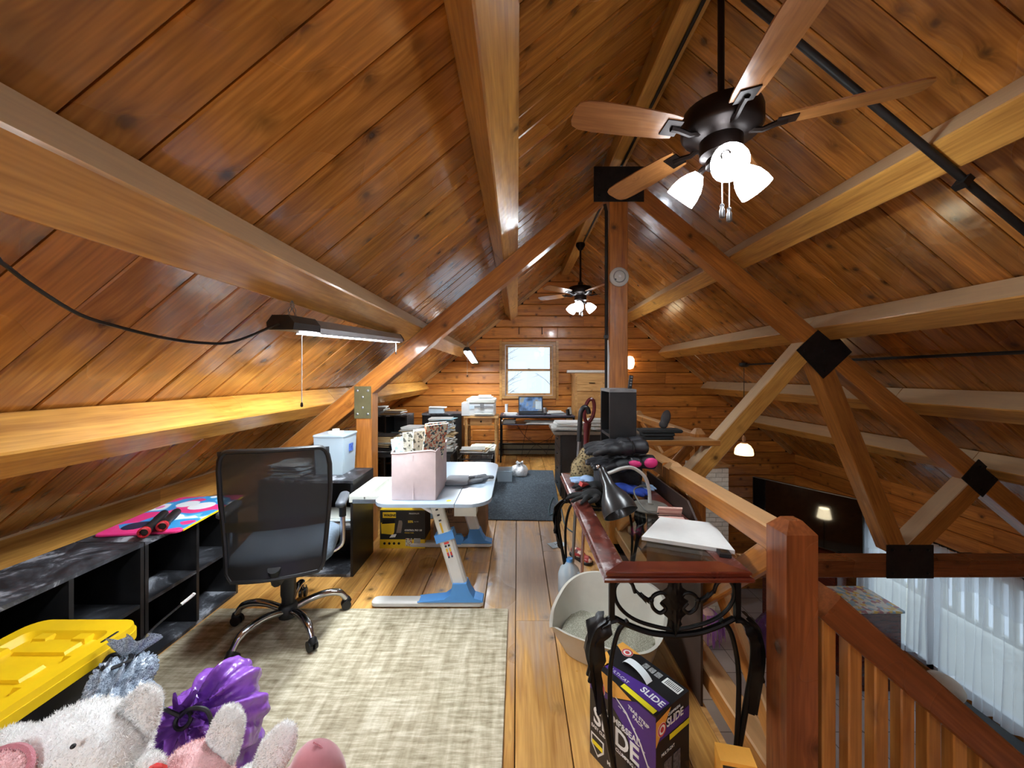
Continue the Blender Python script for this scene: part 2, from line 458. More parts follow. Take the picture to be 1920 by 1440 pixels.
# right eave wall with wide window
RW = (2.9, 5.62, -2.15, -0.62)
wall_right = log_wall('wall_right', (XR, YF, 0), (0, -1, 0), (-1, 0, 0), YF - YB, ZD, 0.06, 0.2075, 6, None, [(YF - RW[1], YF - RW[0], RW[2], RW[3])])
mb = MB()
for (a, b, c, e) in ((YB, RW[0], ZD, .2), (RW[1], YF + .1, ZD, .2), (RW[0], RW[1], ZD, RW[2]), (RW[0], RW[1], RW[3], .2)): mb.bb(XR + .085, XR + .16, a, b, c, e)
mb.obj('backing', SEAM, wall_right)
# knee wall on the left, and the rear gable, with windows added behind the camera for daylight
wall_left = log_wall('wall_left', (KX, YB, 0), (0, 1, 0), (1, 0, 0), YF - YB, 0.0, 0.66, 0.22, 8, None, [], W_BEAM, 0.09)
BW = [(-0.9, 0.45, 0.75, 2.1), (1.2, 2.5, 0.75, 2.1)]
wall_back = log_wall('wall_back', (XL, YB, 0), (1, 0, 0), (0, 1, 0), XR - XL, ZD, RZ, 0.2075, 9, gable_cut, [(a - XL, b - XL, c, e) for a, b, c, e in BW])
mb = MB(); xs = [XL - .4, BW[0][0], BW[0][1], BW[1][0], BW[1][1], XR + .4]
for i in (0, 2, 4): mb.bb(xs[i], xs[i + 1], YB - .16, YB - .085, ZD, RZ + .2)
for (a, b, c, e) in BW: mb.bb(a, b, YB - .16, YB - .085, ZD, c); mb.bb(a, b, YB - .16, YB - .085, e, RZ + .2)
mb.obj('backing', SEAM, wall_back)

# --- loft floor of wide planks
floor = struct(MB().bb(KX - .1, FX, YB, TY + .15, -0.24, -0.022).bb(KX - .1, FX2, TY + .15, YF, -0.24, -0.022).obj('floor', SEAM))
rnd = random.Random(3); x = KX
while x < FX2 - 0.01:
    w = rnd.choice((0.17, 0.19, 0.2, 0.21, 0.22))
    if x < FX < x + w: w = FX - x
    w = min(w, FX2 - x); ys = YB if x < FX - .01 else TY + .15; y = ys
    while y < YF - 0.01:
        L = rnd.uniform(1.6, 3.6); e = y + L
        if YF - e < 0.9: e = YF
        M = frame((x + w / 2, (y + e) / 2, 0), (0, 1, 0))
        mk('floorboard', plank_mesh(e - y - 0.003, w - 0.004, 0.022, 0.003), W_FLOOR, floor, M)
        y = e
    x += w
trim = struct(MB().bb(FX, FX + .022, YB, TY, -0.26, 0.002).obj('trim_1', W_TRIM))
# downstairs tile floor
m_tile, nt, b = _new('pale_tile')
tc = N(nt, 'ShaderNodeTexCoord'); br = N(nt, 'ShaderNodeTexBrick', Scale=1.0)
br.inputs['Color1'].default_value = lin((196, 192, 196)); br.inputs['Color2'].default_value = lin((186, 182, 188)); br.inputs['Mortar'].default_value = lin((120, 116, 118))
br.inputs['Mortar Size'].default_value = 0.006; br.inputs['Brick Width'].default_value = 0.42; br.inputs['Row Height'].default_value = 0.42; br.offset = 0.0
nt.links.new(tc.outputs['Object'], br.inputs['Vector']); nt.links.new(br.outputs['Color'], b.inputs['Base Color']); b.inputs['Roughness'].default_value = 0.3
struct(MB().bb(XL - .3, XR + .1, YB - .1, YF + .1, ZD - .1, ZD).obj('floor_downstairs', m_tile))
# interior wall downstairs under the loft edge keeps the space closed
struct(MB().bb(FX - .55, FX - .45, YB, YF, ZD, -0.24).obj('wall_downstairs', W_WALL))
struct(MB().bb(FX - .5, FX2, TY + .15, YF, -0.27, -0.24).obj('ceiling_downstairs', W_WALL))

# --- rake trims along both gable slopes of the far wall
for i, side in enumerate((-1, 1)):
    a = Vector((RX + side * .02, YF - .02, RZ - .045)); b_ = Vector((RX + side * 4.1, YF - .02, RZ - .045 - SL * 4.08))
    struct(beam('trim_%d' % (2 + i), a, b_, 0.04, 0.055, W_TRIM, None, up=(side * ST, 0, CT), ch=.003))

# --- purlins, ridge beam
def purlin(label, xc, side, y0, y1, s=0.165, mat=None):
    nrm = Vector((-side * ST, 0, -CT)); c = Vector((xc, 0, roof_z(xc))) + nrm * (s / 2 + .003)
    o = beam('purlin', c + Vector((0, y0, 0)), c + Vector((0, y1, 0)), s, s, mat or W_BEAM, None, up=-nrm, ch=.007)
    return tag(o, label, 'beam', 'purlins carrying the roof boards')
for xc, nm in ((-0.16, 'highest purlin on the slope above the white desk'), (-0.99, 'middle purlin above the hanging shop light'), (-1.77, 'lowest purlin above the low black shelves')):
    purlin('rough timber, ' + nm, xc, -1, YB, TY + .12, mat=W_GOLD if xc < -1.5 else None)
    purlin('rough timber, ' + nm.split(' above')[0].split(' on the')[0] + ' on the printer side beyond the truss', xc, -1, TY + .125, YF, mat=W_GOLD if xc < -1.5 else None)
for xc, nm in ((1.99, 'highest purlin on the slope with the black conduit'), (2.73, 'second purlin below the ridge on the stair side'), (3.50, 'third purlin below the ridge on the stair side'), (4.18, 'lowest purlin over the window with sheer curtains')):
    purlin('dusty timber, ' + nm + ', before the truss', xc, 1, YB, TY + .12)
    purlin('dusty timber, ' + nm.split(' over')[0].split(' on the slope')[0] + ', beyond the truss', xc, 1, TY + .125, YF)
tag(beam('ridge_beam', (RX, YB, 3.36), (RX, YF, 3.36), 0.14, 0.19, W_BEAM, None), 'long ridge beam at the peak of the ceiling with a black conduit beneath', 'beam')

# --- the truss
tr = thing('roof_truss', 'heavy timber roof truss with black steel joint plates and a central post', 'truss', (RX, TY + .075, 0))
def TB(name, a, b_, w=.15, h=.15, mat=W_TRUSS, ch=.006, dy=0.0):
    """truss member between (x,z) points in the plane of the truss"""
    o = Vector((-RX, dy, 0))
    return beam(name, Vector((a[0], 0, a[1])) + o, Vector((b_[0], 0, b_[1])) + o, w, h, mat, tr, up=(0, 1, 0) if False else None, ch=ch)
def member(name, a, b_, h=.15, depth=.15, mat=W_TRUSS, dy=0.0):
    p0 = Vector((a[0] - RX, dy, a[1])); p1 = Vector((b_[0] - RX, dy, b_[1])); d = (p1 - p0).normalized()
    up = Vector((-d.z, 0, d.x)); up = up if up.z > 0 else -up
    return beam(name, p0, p1, depth, h, mat, tr, up=up)
OFF = (0.17 + 0.0775) / CT
def raf(x): return roof_z(x) - OFF
member('rafter', (RX - .05, raf(RX - .05)), (KX + .06, raf(KX + .06)), .155)
member('rafter', (RX + .05, raf(RX + .05)), (XR - .12, raf(XR - .12)), .155)
member('king_post', (RX, 0.0), (RX, 3.0), .16, .152)
member('post', (-1.318, 0.0), (-1.318, 1.36), .137, .152)
member('strut', (2.60, 1.79 - .0), (1.02, 0.0), .14, .148, W_BEAM)
member('strut', (2.56, 1.72), (3.28, -0.06), .15, .149)
member('strut', (3.36, -0.10), (4.02, 0.56), .15, .149)
member('tie_beam', (0.90, -0.22), (XR, -0.22), .145, .15, W_NEWEL)
member('tie_rail', (RX + .08, 0.865), (1.74, 0.865), .05, .16, W_RAIL)
def plate(name, cx, cz, w, h, ang, mat, bolts=()):
    yv = -.075 - .004
    M = Matrix.Translation((cx - RX, yv, cz)) @ Matrix.Rotation(R(ang), 4, 'Y')
    o = mk(name, MB().box((0, 0, 0), (w, .008, h)).mesh(name), mat, tr, M)
    for (u, v) in bolts:
        MB().lathe([(0.0001, -.004), (.011, -.003), (.011, .003), (.006, .006), (.0001, .006)], 8, M=Matrix.Rotation(R(90), 3, 'X'), c=(u, -.006, v)).obj('bolt', GALV if mat is GUSSET else IRON, o, smooth=True)
    return o
sq = [(u, v) for u in (-.12, .12) for v in (-.12, .12)]
plate('steel_plate', RX, 3.085, .43, .30, 0, PLATE, [(-.17, -.1), (.17, -.1), (-.17, .1), (.17, .1)])
plate('steel_plate', 2.63, 1.655, .335, .335, 47, PLATE, sq + [(0, 0)])
plate('steel_plate', 3.97, .565, .24, .22, 42, PLATE, [(-.07, -.07), (.07, -.07), (-.07, .07), (.07, .07)])
plate('steel_plate', 3.365, -.15, .40, .285, 0, PLATE, [(-.15, .1), (.0, .1), (.15, .1), (-.15, -.1), (.15, -.1)])
plate('gusset_plate', -1.325, 1.215, .142, .275, 0, GUSSET, [(-.045, .10), (.045, .10), (0, .045), (0, -.045), (-.045, -.10), (.045, -.10)])

# --- windows
GLASS, nt, b = _new('window_glass')
b.inputs['Base Color'].default_value = (.95, .98, 1, 1); b.inputs['Roughness'].default_value = 0.02
tr_ = N(nt, 'ShaderNodeBsdfTransparent'); gl = N(nt, 'ShaderNodeBsdfGlossy', Roughness=.02); mx = N(nt, 'ShaderNodeMixShader'); mx.inputs[0].default_value = .06
nt.links.new(tr_.outputs[0], mx.inputs[1]); nt.links.new(gl.outputs[0], mx.inputs[2]); nt.links.new(mx.outputs[0], nt.nodes['Material Output'].inputs['Surface'])
wn = struct(bpy.data.objects.new('window_1', None)); col.objects.link(wn); wn.location = ((WX0 + WX1) / 2, YF, WZ0)
hw = (WX1 - WX0) / 2; hh = WZ1 - WZ0
mb = MB()
for s in (-1, 1): mb.bb(s * (hw - .0), s * (hw - .055), -.035, .09, 0, hh)
mb.bb(-hw + .055, hw - .055, -.035, .09, hh - .055, hh).bb(-hw + .055, hw - .055, -.035, .09, 0, .055)
mb.obj('window_frame', W_TRIM, wn)
iw = hw - .06
for z0, z1, yy in ((hh / 2 - .01, hh - .06, .035), (.06, hh / 2 + .02, .012)):
    m2 = MB()
    for s in (-1, 1): m2.bb(s * iw, s * (iw - .045), yy, yy + .03, z0, z1)
    m2.bb(-iw + .045, iw - .045, yy, yy + .03, z1 - .035, z1).bb(-iw + .045, iw - .045, yy, yy + .03, z0, z0 + .035)
    sash = m2.obj('sash', W_TRIM, wn)
    MB().bb(-iw + .04, iw - .04, yy + .012, yy + .016, z0 + .03, z1 - .03).obj('pane', GLASS, sash)
MB().lathe([(.001, 0), (.02, 0), (.02, .012), (.001, .014)], 10, (0, .005, hh / 2 + .02)).obj('sash_lock', GALV, wn)
for s in (-1, 1): MB().bb(s * (hw + .005), s * (hw + .05), -.02, .0, -.02, hh + .02).obj('casing', W_BEAM, wn)
w2 = struct(bpy.data.objects.new('window_2', None)); col.objects.link(w2); w2.location = (XR + .05, (RW[0] + RW[1]) / 2, RW[2])
L2 = RW[1] - RW[0]; H2 = RW[3] - RW[2]; mb = MB()
for y in (-L2 / 2 + .04, -L2 / 6, L2 / 6, L2 / 2 - .04): mb.bb(-.04, .04, y - .04, y + .04, 0, H2)
mb.bb(-.04, .04, -L2 / 2, L2 / 2, 0, .07).bb(-.04, .04, -L2 / 2, L2 / 2, H2 - .07, H2); mb.obj('window_frame', WHITE, w2)
for k in range(3): MB().bb(-.004, .004, -L2 / 2 + .07 + k * L2 / 3, -L2 / 2 + L2 / 3 - .05 + k * L2 / 3 + .02, .06, H2 - .06).obj('pane', GLASS, w2)
for i, (a, b_, c, e) in enumerate(BW):  # unseen rear windows, added to let daylight in
    w3 = struct(bpy.data.objects.new('window_%d' % (3 + i), None)); col.objects.link(w3); w3.location = ((a + b_) / 2, YB - .04, c)
    h3 = (b_ - a) / 2; H3 = e - c; mb = MB()
    for s in (-1, 0, 1): mb.bb(s * h3 - .04, s * h3 + .04, -.04, .06, 0, H3)
    mb.bb(-h3, h3, -.04, .06, 0, .06).bb(-h3, h3, -.04, .06, H3 - .06, H3); mb.obj('window_frame', W_TRIM, w3)
    MB().bb(-h3 + .04, h3 - .04, -.004, .004, .05, H3 - .05).obj('pane', GLASS, w3)
# deck railing seen faintly through the sheer curtains
DECKW = mat_plain('weathered_white_paint', (226, 224, 214), .8, var=.05)
dr0 = thing('deck_railing', 'white deck railing outside the wide window behind the sheer curtains', 'railing', (7.0, 4.6, -2.45))
for z in (.12, .95): MB().bb(-.04, .04, -3.2, 3.2, z - .03, z + .03).obj('rail', DECKW, dr0)
bme = MB().bb(-.02, .02, -.045, .045, .15, .92).mesh('baluster'); bme.materials.append(DECKW)
for k in range(36): mk('baluster', bme, None, dr0, Matrix.Translation((0, -3.1 + k * .178, 0)))
struct(MB().bb(5.25, 7.3, .5, 8.6, -2.62, -2.5).obj('ground_deck', SNOW if 'snow' in MATS else DECKW))
# outdoors: snow and bare trees behind the far window
SNOW = mat_plain('snow', (238, 242, 248), .8, var=.02); BARK = mat_plain('pale_bark', (206, 206, 206), .9, var=.15)
struct(MB().bb(-30, 36, -30, 60, -3.6, -3.4).obj('ground_outside', SNOW))
rnd = random.Random(21)
for k in range(9):
    y = 20 + k * 4.2; x = y * (.03 + (-.085, .06, .125, -.052, .21, -.15, .088, -.112, -.24)[k])
    t = thing('bare_tree', 'leafless tree in the snow beyond the gable window', 'tree', (x, y, -3.4), 0, 'bare trees outside the far window')
    mb = MB(); h = rnd.uniform(7, 10); top = Vector((rnd.uniform(-.8, .8), rnd.uniform(-.5, .5), h))
    mb.tube([(0, 0, 0), top * .4 + Vector((rnd.uniform(-.2, .2), 0, 0)), top * .7, top], [.10, .08, .05, .02], 6)
    mb.obj('trunk', BARK, t); mb = MB()
    for j in range(30):
        b0 = top * rnd.uniform(.3, .95); dr = Vector((rnd.uniform(-1, 1), rnd.uniform(-.6, .6), rnd.uniform(.1, .9))).normalized() * rnd.uniform(.8, 2.2)
        mb.tube([b0, b0 + dr * .5 + Vector((0, 0, .1)), b0 + dr], [.035, .022, .008], 4)
        for q in range(3):
            p = b0 + dr * rnd.uniform(.3, .9); d2 = Vector((rnd.uniform(-1, 1), rnd.uniform(-.6, .6), rnd.uniform(-.3, .9))) * rnd.uniform(.3, .8)
            mb.tube([p, p + d2], [.014, .005], 4)
    mb.obj('branches', BARK, t)['kind'] = 'stuff'

# ================================================================== RAILINGS AND STAIR
NX, NY = 0.83, 1.185; NW = 0.097
def capped_post(name, label, x0, y0, w, z0, z1, mat, group=None):
    t = tag(MB().obj(name, mat) if False else bpy.data.objects.new(name, None), label, 'post', group)
    return t
def post_mesh(w, h, cap=0.03):
    a = w / 2; b = a - .028
    pts = [(s * a, r * a, z) for z in (0, h) for s, r in ((-1, -1), (1, -1), (1, 1), (-1, 1))] + [(s * b, r * b, h + cap) for s, r in ((-1, -1), (1, -1), (1, 1), (-1, 1))]
    fs = [(3, 2, 1, 0), (8, 9, 10, 11)] + [(o + i, o + (i + 1) % 4, o + 4 + (i + 1) % 4, o + 4 + i) for o in (0, 4) for i in range(4)]
    # stand the timber grain along local X
    return MB().add([(z, x, y) for x, y, z in pts], fs).mesh('post')
def post(name, parent, x, y, z, w, h, mat, cap=.03):
    M = Matrix(((0, 1, 0), (0, 0, 1), (1, 0, 0))).to_4x4(); M.translation = Vector((x, y, z))
    return mk(name, post_mesh(w, h, cap), mat, parent, M)
# loft railing by the table, ending at the stair newel
lr = thing('loft_railing', 'wooden loft railing with crossed braces beside the iron-legged table', 'railing', (NX + NW / 2, NY + NW / 2, 0))
cx, cy = NX + NW / 2, NY + NW / 2
post('newel_post', lr, 0, 0, -.26, NW, .955 + .26, W_NEWEL, .035)
PY2 = 0.94                                           # second post, relative
post('post', lr, 0.0, PY2 - .02, -.2, .092, .93 + .2, W_RAIL, .03)
beam('top_rail', (-.002, NW / 2, .905), (-.002, PY2 - .07, .905), .09, .085, W_RAIL, lr)
beam('top_rail', (-.002, PY2 + .03, .905), (-.002, TY - cy - .005, .905), .09, .085, W_RAIL, lr)
beam('bottom_rail', (.0, NW / 2, .10), (.0, PY2 - .07, .10), .09, .085, W_RAIL, lr)
beam('bottom_rail', (.0, PY2 + .03, .10), (.0, TY - cy - .005, .10), .09, .085, W_RAIL, lr)
for (y0, y1) in ((NW / 2 + .02, PY2 - .09), (PY2 + .05, TY - cy - .03)):
    beam('brace', (.018, y0, .16), (.018, y1, .85), .034, .085, W_RAIL, lr)
    beam('brace', (-.018, y0, .85), (-.018, y1, .16), .034, .085, W_RAIL, lr)
# far railing beyond the truss
fr = thing('loft_railing', 'far wooden railing with crossed braces running from truss to far log wall', 'railing', (FX2 - .06, TY + .3, 0))
LF = YF - TY - .3
for y in (0, 1.75):
    post('post', fr, 0, y, -.2, .1, .9 + .2, W_RAIL, .05)
for y0, y1 in ((.055, 1.695), (1.805, LF - .005)):
    beam('top_rail', (0, y0, .86), (0, y1, .86), .09, .08, W_RAIL, fr)
    beam('bottom_rail', (0, y0, .10), (0, y1, .10), .09, .08, W_RAIL, fr)
    beam('brace', (.018, y0 + .02, .16), (.018, y1 - .02, .81), .034, .08, W_RAIL, fr)
    beam('brace', (-.018, y0 + .02, .81), (-.018, y1 - .02, .16), .034, .08, W_RAIL, fr)
cr = thing('loft_railing', 'short crossed-brace railing closing the gap under the truss ledge', 'railing', (1.0, TY + .27, 0))
beam('bottom_rail', (0, 0, .10), (.62, 0, .10), .08, .08, W_RAIL, cr)
beam('brace', (.02, -.017, .15), (.60, -.017, .80), .032, .08, W_RAIL, cr)
beam('brace', (.02, .017, .80), (.60, .017, .15), .032, .08, W_RAIL, cr)
beam('top_rail', (0, 0, .84), (.62, 0, .84), .09, .07, W_RAIL, cr)
# stair balustrade going down to the right
sb = thing('stair_balustrade', 'sloping stair handrail with square balusters below the newel post', 'balustrade', (NX + NW + .003, NY + NW / 2, 0))
k = 0.87; ang = math.atan(k)
beam('handrail', (.036, 0.0, .765 - .036 * k), (2.6, 0.0, .765 - 2.6 * k), .105, .092, W_NEWEL, sb, up=(math.sin(ang), 0, math.cos(ang)))
for i in range(18):
    x = .055 + i * .083; zt = .765 - x * k - .05
    M = Matrix(((0, 1, 0), (0, 0, 1), (1, 0, 0))).to_4x4(); M.translation = Vector((x, 0, zt - .42 + .02))
    mk('baluster', beam_mesh(.84, .044, .042, .004), W_RAIL, sb, M)
beam('string_board', (.08, 0.0, -.16 - .08 * k), (2.6, 0.0, -.16 - 2.6 * k), .045, .20, W_NEWEL, sb, up=(math.sin(ang), 0, math.cos(ang)))
st = thing('staircase', 'wooden stair treads going down beside the balustrade', 'stairs', (FX + .03, NY - .45, 0))
for i in range(11):
    MB().box((.14 + i * .25, 0, -.22 - i * .2175), (.28, .80, .04)).obj('tread', W_FLOOR, st)
for s in (-1, 1):
    beam('stringer', (.02, s * .42, -.30), (2.7, s * .42, -.30 - 2.68 * k), .04, .22, W_NEWEL, st, up=(math.sin(ang), 0, math.cos(ang)))

# ================================================================== LAMPS, FANS, PIPES
def mat_glow(name, c, s):
    m, nt, b = _new(name); b.inputs['Base Color'].default_value = (.9, .9, .88, 1)
    b.inputs['Emission Color'].default_value = (*c, 1); b.inputs['Emission Strength'].default_value = s
    return m
GLOWF = mat_glow('lit_frosted_glass', (.86, .94, 1.0), FAN_E)
GLOWB = mat_glow('lit_fan_bulb', (.84, .93, 1.0), BULB_E)
GLOWL = mat_glow('lit_led_diffuser', (.84, .93, 1.0), LED_E)
GLOWP = mat_glow('lit_amber_glass', (1.0, .62, .26), PEND_E)
W_BLADE = mat_wood('blade_wood', (120, 72, 34), (176, 118, 66), rough=.35, knot_r=.004, var=.1)
BRONZE = mat_plain('dark_bronze', (36, 28, 26), .35, .7)

def ceiling_fan(label, y, zb, rod_top, a0, chain):
    t = thing('ceiling_fan', label, 'ceiling fan', (RX, y, zb), 0, 'ceiling fans hanging from the ridge beam')
    MB().lathe([(.001, rod_top - zb), (.06, rod_top - zb), (.065, rod_top - zb - .03), (.03, rod_top - zb - .09), (.016, rod_top - zb - .1)], 16).obj('canopy', BRONZE, t, smooth=True)
    MB().cyl((0, 0, .1), (0, 0, rod_top - zb - .09), .014, n=10).obj('downrod', BRONZE, t, smooth=True)
    MB().lathe([(.02, .17), (.035, .16), (.04, .115), (.11, .11), (.155, .095), (.16, .075), (.16, .02), (.15, .005), (.10, -.012), (.085, -.02), (.085, -.085), (.06, -.10), (.06, -.125), (.02, -.135)], 28).obj('motor_housing', BRONZE, t, smooth=True)
    for k in range(5):
        a = R(a0 + 72 * k); Mz = Matrix.Rotation(a, 4, 'Z')
        br = MB().tube([(.10, 0, .0), (.15, 0, -.012), (.20, .0, .0), (.235, 0, .004)], [.012, .011, .012, .014], 6)
        br.box((.235, 0, .006), (.07, .075, .006), rot=(R(12), 0, 0))
        bo = br.obj('blade_iron', BRONZE, t, smooth=True, M=Mz)
        bl = MB(); pts = []
        for (x, w) in ((.21, .052), (.26, .06), (.42, .068), (.56, .07), (.62, .066), (.65, .052), (.66, .03)): pts.append((x, w))
        poly = [(x, -w) for x, w in pts] + [(x, w) for x, w in reversed(pts)]
        bl.prism(poly, .008, .014)
        bl.obj('blade', W_BLADE, t, M=Mz @ Matrix.Rotation(R(12), 4, 'X'))
    for k in range(3):
        a = R(-108 + 120 * k); dx, dy = math.cos(a), math.sin(a)
        MB().tube([(dx * .03, dy * .03, -.11), (dx * .075, dy * .075, -.112), (dx * .095, dy * .095, -.13)], .014, 8).obj('lamp_arm', BRONZE, t, smooth=True)
        ax = Vector((dx * .72, dy * .72, -.70)).normalized(); M3 = ax.to_track_quat('Z', 'Y').to_matrix()
        sh = MB().lathe([(.022, -.005), (.026, .0), (.042, .02), (.058, .05), (.066, .085), (.068, .12), (.062, .121), (.058, .09), (.045, .03), (.02, .004)], 20, c=Vector((dx * .095, dy * .095, -.13)), M=M3, cap=False)
        so = sh.obj('lamp_shade', GLOWF, t, smooth=60)
        MB().ell(Vector((dx * .095, dy * .095, -.13)) + ax * .082, (.05, .05, .06), M3, 12, 8).obj('bulb', GLOWB, so, smooth=True)
    for k, (dx, L) in enumerate(((-.012, chain), (.018, chain + .015))):
        c = MB().cyl((dx, -.03, -.13), (dx, -.03, -.13 - L), .0022, n=5).obj('pull_chain', STEEL, t)
        MB().lathe([(.002, 0), (.009, -.008), (.007, -.02), (.011, -.03), (.011, -.06), (.004, -.065)], 10, (dx, -.03, -.13 - L)).obj('chain_knob', GALV, c, smooth=True)
    return t
ceiling_fan('dark bronze ceiling fan with three lit shades in front of the truss', 1.642, 2.47, 3.262, -97, .17)
ceiling_fan('dark bronze ceiling fan with lit shades over the far desk', 5.30, 2.56, 3.262, -70, .10)
ceiling_fan('dark bronze ceiling fan with lit shades added out of view at the rear for fill light', -1.55, 2.47, 3.262, -60, .12)  # extra fan behind the camera, added to brighten the loft

def shop_light(label, x, y0, y1, z0, z1, chains, pull, rz=0.0):
    t = thing('shop_light', label, 'lamp', (x, y0 if not rz else y1, z0), rz, 'hanging shop lights along the slope')
    L = y1 - y0; sl = (z1 - z0) / L
    def pt(y, z=0, xx=0): return (xx, y, sl * y + z)
    def sect(ya, yb, prof, mat, nm):
        mb = MB(); k = len(prof)
        mb.add([pt(ya, z, x_) for x_, z in prof] + [pt(yb, z, x_) for x_, z in prof], [list(range(k))[::-1], list(range(k, 2 * k))] + [(i, (i + 1) % k, k + (i + 1) % k, k + i) for i in range(k)])
        return mb.obj(nm, mat, t)
    sect(.0, .20, [(-.05, -.028), (.05, -.028), (.055, .0), (.032, .03), (-.032, .03), (-.055, 0)], BLACK, 'driver_box')
    sect(.20, L - .03, [(-.05, -.030), (-.055, -.038), (-.055, -.010), (-.032, .026), (.032, .026), (.055, -.010), (.055, -.038), (.05, -.030)], GALV, 'reflector')
    sect(L - .03, L, [(-.057, -.026), (.057, -.026), (.057, -.01), (.03, .027), (-.03, .027), (-.057, -.01)], BLACK, 'end_cap')
    mb = MB()
    for s in (-1, 1):
        mb.add([pt(.21, -.030, s * .026 - .02), pt(.21, -.030, s * .026 + .02), pt(L - .035, -.030, s * .026 + .02), pt(L - .035, -.030, s * .026 - .02), pt(.21, -.036, s * .026 - .016), pt(.21, -.036, s * .026 + .016), pt(L - .035, -.036, s * .026 + .016), pt(L - .035, -.036, s * .026 - .016)],
               [(0, 1, 2, 3), (4, 7, 6, 5), (0, 4, 5, 1), (2, 6, 7, 3), (1, 5, 6, 2), (0, 3, 7, 4)])
    mb.obj('led_strip', GLOWL, t)
    for y, top in chains:
        for s in (-1, 1):
            a = Vector(pt(y + s * .03, .02, 0)); b_ = Vector((0, y, top - z0)); n = max(3, int((b_ - a).length / .022)); mb = MB()
            for i in range(n):
                p = a.lerp(b_, (i + .5) / n); d = (b_ - a).normalized()
                mb.tube([p + d * .013 * math.cos(w) + (Vector((1, 0, 0)) if i % 2 else d.cross(Vector((1, 0, 0)))) * .006 * math.sin(w) for w in [j * math.pi / 4 for j in range(8)]], .0018, 4, close=True)
            mb.obj('chain', GALV, t)
    for y, L_ in pull:
        c = MB().cyl(pt(y, -.03), Vector(pt(y, -.03)) - Vector((0, 0, L_)), .002, n=5).obj('pull_cord', WHITE, t)
        MB().lathe([(.001, 0), (.005, -.004), (.006, -.018), (.001, -.022)], 8, Vector(pt(y, -.03)) - Vector((0, 0, L_))).obj('cord_bead', BRONZE, c)
    return t
shop_light('long grey shop light hanging over the mesh office chair', -.925, 1.50, 2.95, 1.655, 1.735, [(.08, 1.755), (1.36, 1.758)], [(.15, .30), (1.43, .075)])
shop_light('lit shop light hanging beside the gable window over the printer', -.72, 5.50, 6.70, 1.66, 1.82, [(.1, 1.93), (1.1, 1.93)], [(1.17, .34)], math.pi)
shop_light('long grey shop light added out of view at the rear of the loft for fill light', -.925, -1.9, -.5, 1.68, 1.68, [(.1, 1.738), (1.3, 1.738)], [(.15, .2)])  # added fixture, never in view, lights the near end from behind
# power cord sagging from the near shop light
tag(MB().tube(spline([(-.925, 1.495, 1.65), P(440, 640, 1.42), P(380, 643, 1.33), P(310, 634, 1.25), P(230, 615, 1.17), P(150, 590, 1.08), P(60, 535, .95), P(0, 490, .87), P(-90, 430, .77), (-1.28, .4, 1.60)], 5), .005, 6).obj('power_cord', BLACK, smooth=True),
    'thin black power cord sagging along the ceiling boards to the shop light', 'cord')
# conduits
RUB = mat_plain('black_conduit', (24, 22, 22), .5, .2)
o_ = 0.185 / CT
def rz2(x): return roof_z(x) - o_
cp = thing('conduit_pipe', 'black conduit pipe running down the slope from the near ceiling fan', 'pipe', (RX, 1.70, 3.2))
MB().tube([(x - RX, 0, rz2(x) - 3.2) for x in (1.0, 2.0, 3.0, 4.2)], .016, 10).obj('tube', RUB, cp, smooth=True)
for x in (1.99, 2.73): MB().box((x - RX - .02, 0, rz2(x) - 3.2), (.03, .05, .05), rot=(0, TH, 0)).obj('strap', RUB, cp)
cp = thing('conduit_pipe', 'black conduit along the underside of the ridge beam feeding the ceiling fans', 'pipe', (RX + .028, 0, 3.253))
MB().tube([(0, YB, 0), (0, 1.55, 0)], .011, 8).obj('tube', RUB, cp, smooth=True)
MB().tube([(0, 1.74, 0), (0, 5.2, 0)], .011, 8).obj('tube', RUB, cp, smooth=True)
cp = thing('conduit_pipe', 'black conduit running down the central post behind the plate', 'pipe', (RX - .098, TY + .02, 0))
MB().tube([(-.004, 0, .70), (-.004, 0, 2.86), (-.02, -.01, 2.92)], .014, 8).obj('tube', RUB, cp, smooth=True)
MB().tube([(.008, -.008, .8), (.008, -.008, 1.75)], .006, 6).obj('cable', WHITE, cp, smooth=True)
MB().box((-.006, 0, 1.78), (.03, .034, .03)).obj('coupling', RUB, cp)
cp = thing('conduit_pipe', 'dark conduit along the stair side slope ending above the pendant lamp', 'pipe', (3.1, 0, roof_z(3.1) - .03))
MB().tube([(0, YB, 0), (0, 5.24, 0)], .012, 8).obj('tube', RUB, cp, smooth=True)
MB().lathe([(.001, .03), (.06, .025), (.065, -.01), (.04, -.03), (.001, -.035)], 14, (0, 5.26, 0)).obj('ceiling_box', RUB, cp, smooth=True)
# pendant lamp
pl = thing('pendant_lamp', 'amber glass pendant lamp lit beside the diagonal strut', 'lamp', (3.1, 5.26, .36))
MB().cyl((0, 0, .26), (0, 0, roof_z(3.1) - .07 - .36), .004, n=6).obj('cord', BLACK, pl)
MB().lathe([(.115, 0), (.118, .02), (.108, .08), (.08, .125), (.045, .15), (.035, .155), (.03, .15), (.06, .12), (.095, .07), (.106, .02), (.105, .0)], 24, cap=False).obj('lamp_shade', GLOWP, pl, smooth=60)
MB().ell((0, 0, .055), (.06, .06, .08)).obj('bulb', mat_glow('lit_bulb', (1, .8, .5), 26.0), pl, smooth=True)
MB().lathe([(.001, .15), (.036, .155), (.04, .168), (.02, .18), (.026, .205), (.028, .225), (.018, .25), (.006, .265)], 16).obj('finial', mat_plain('clear_amber_glass', (220, 170, 130), .1, trans=.5), pl, smooth=True)
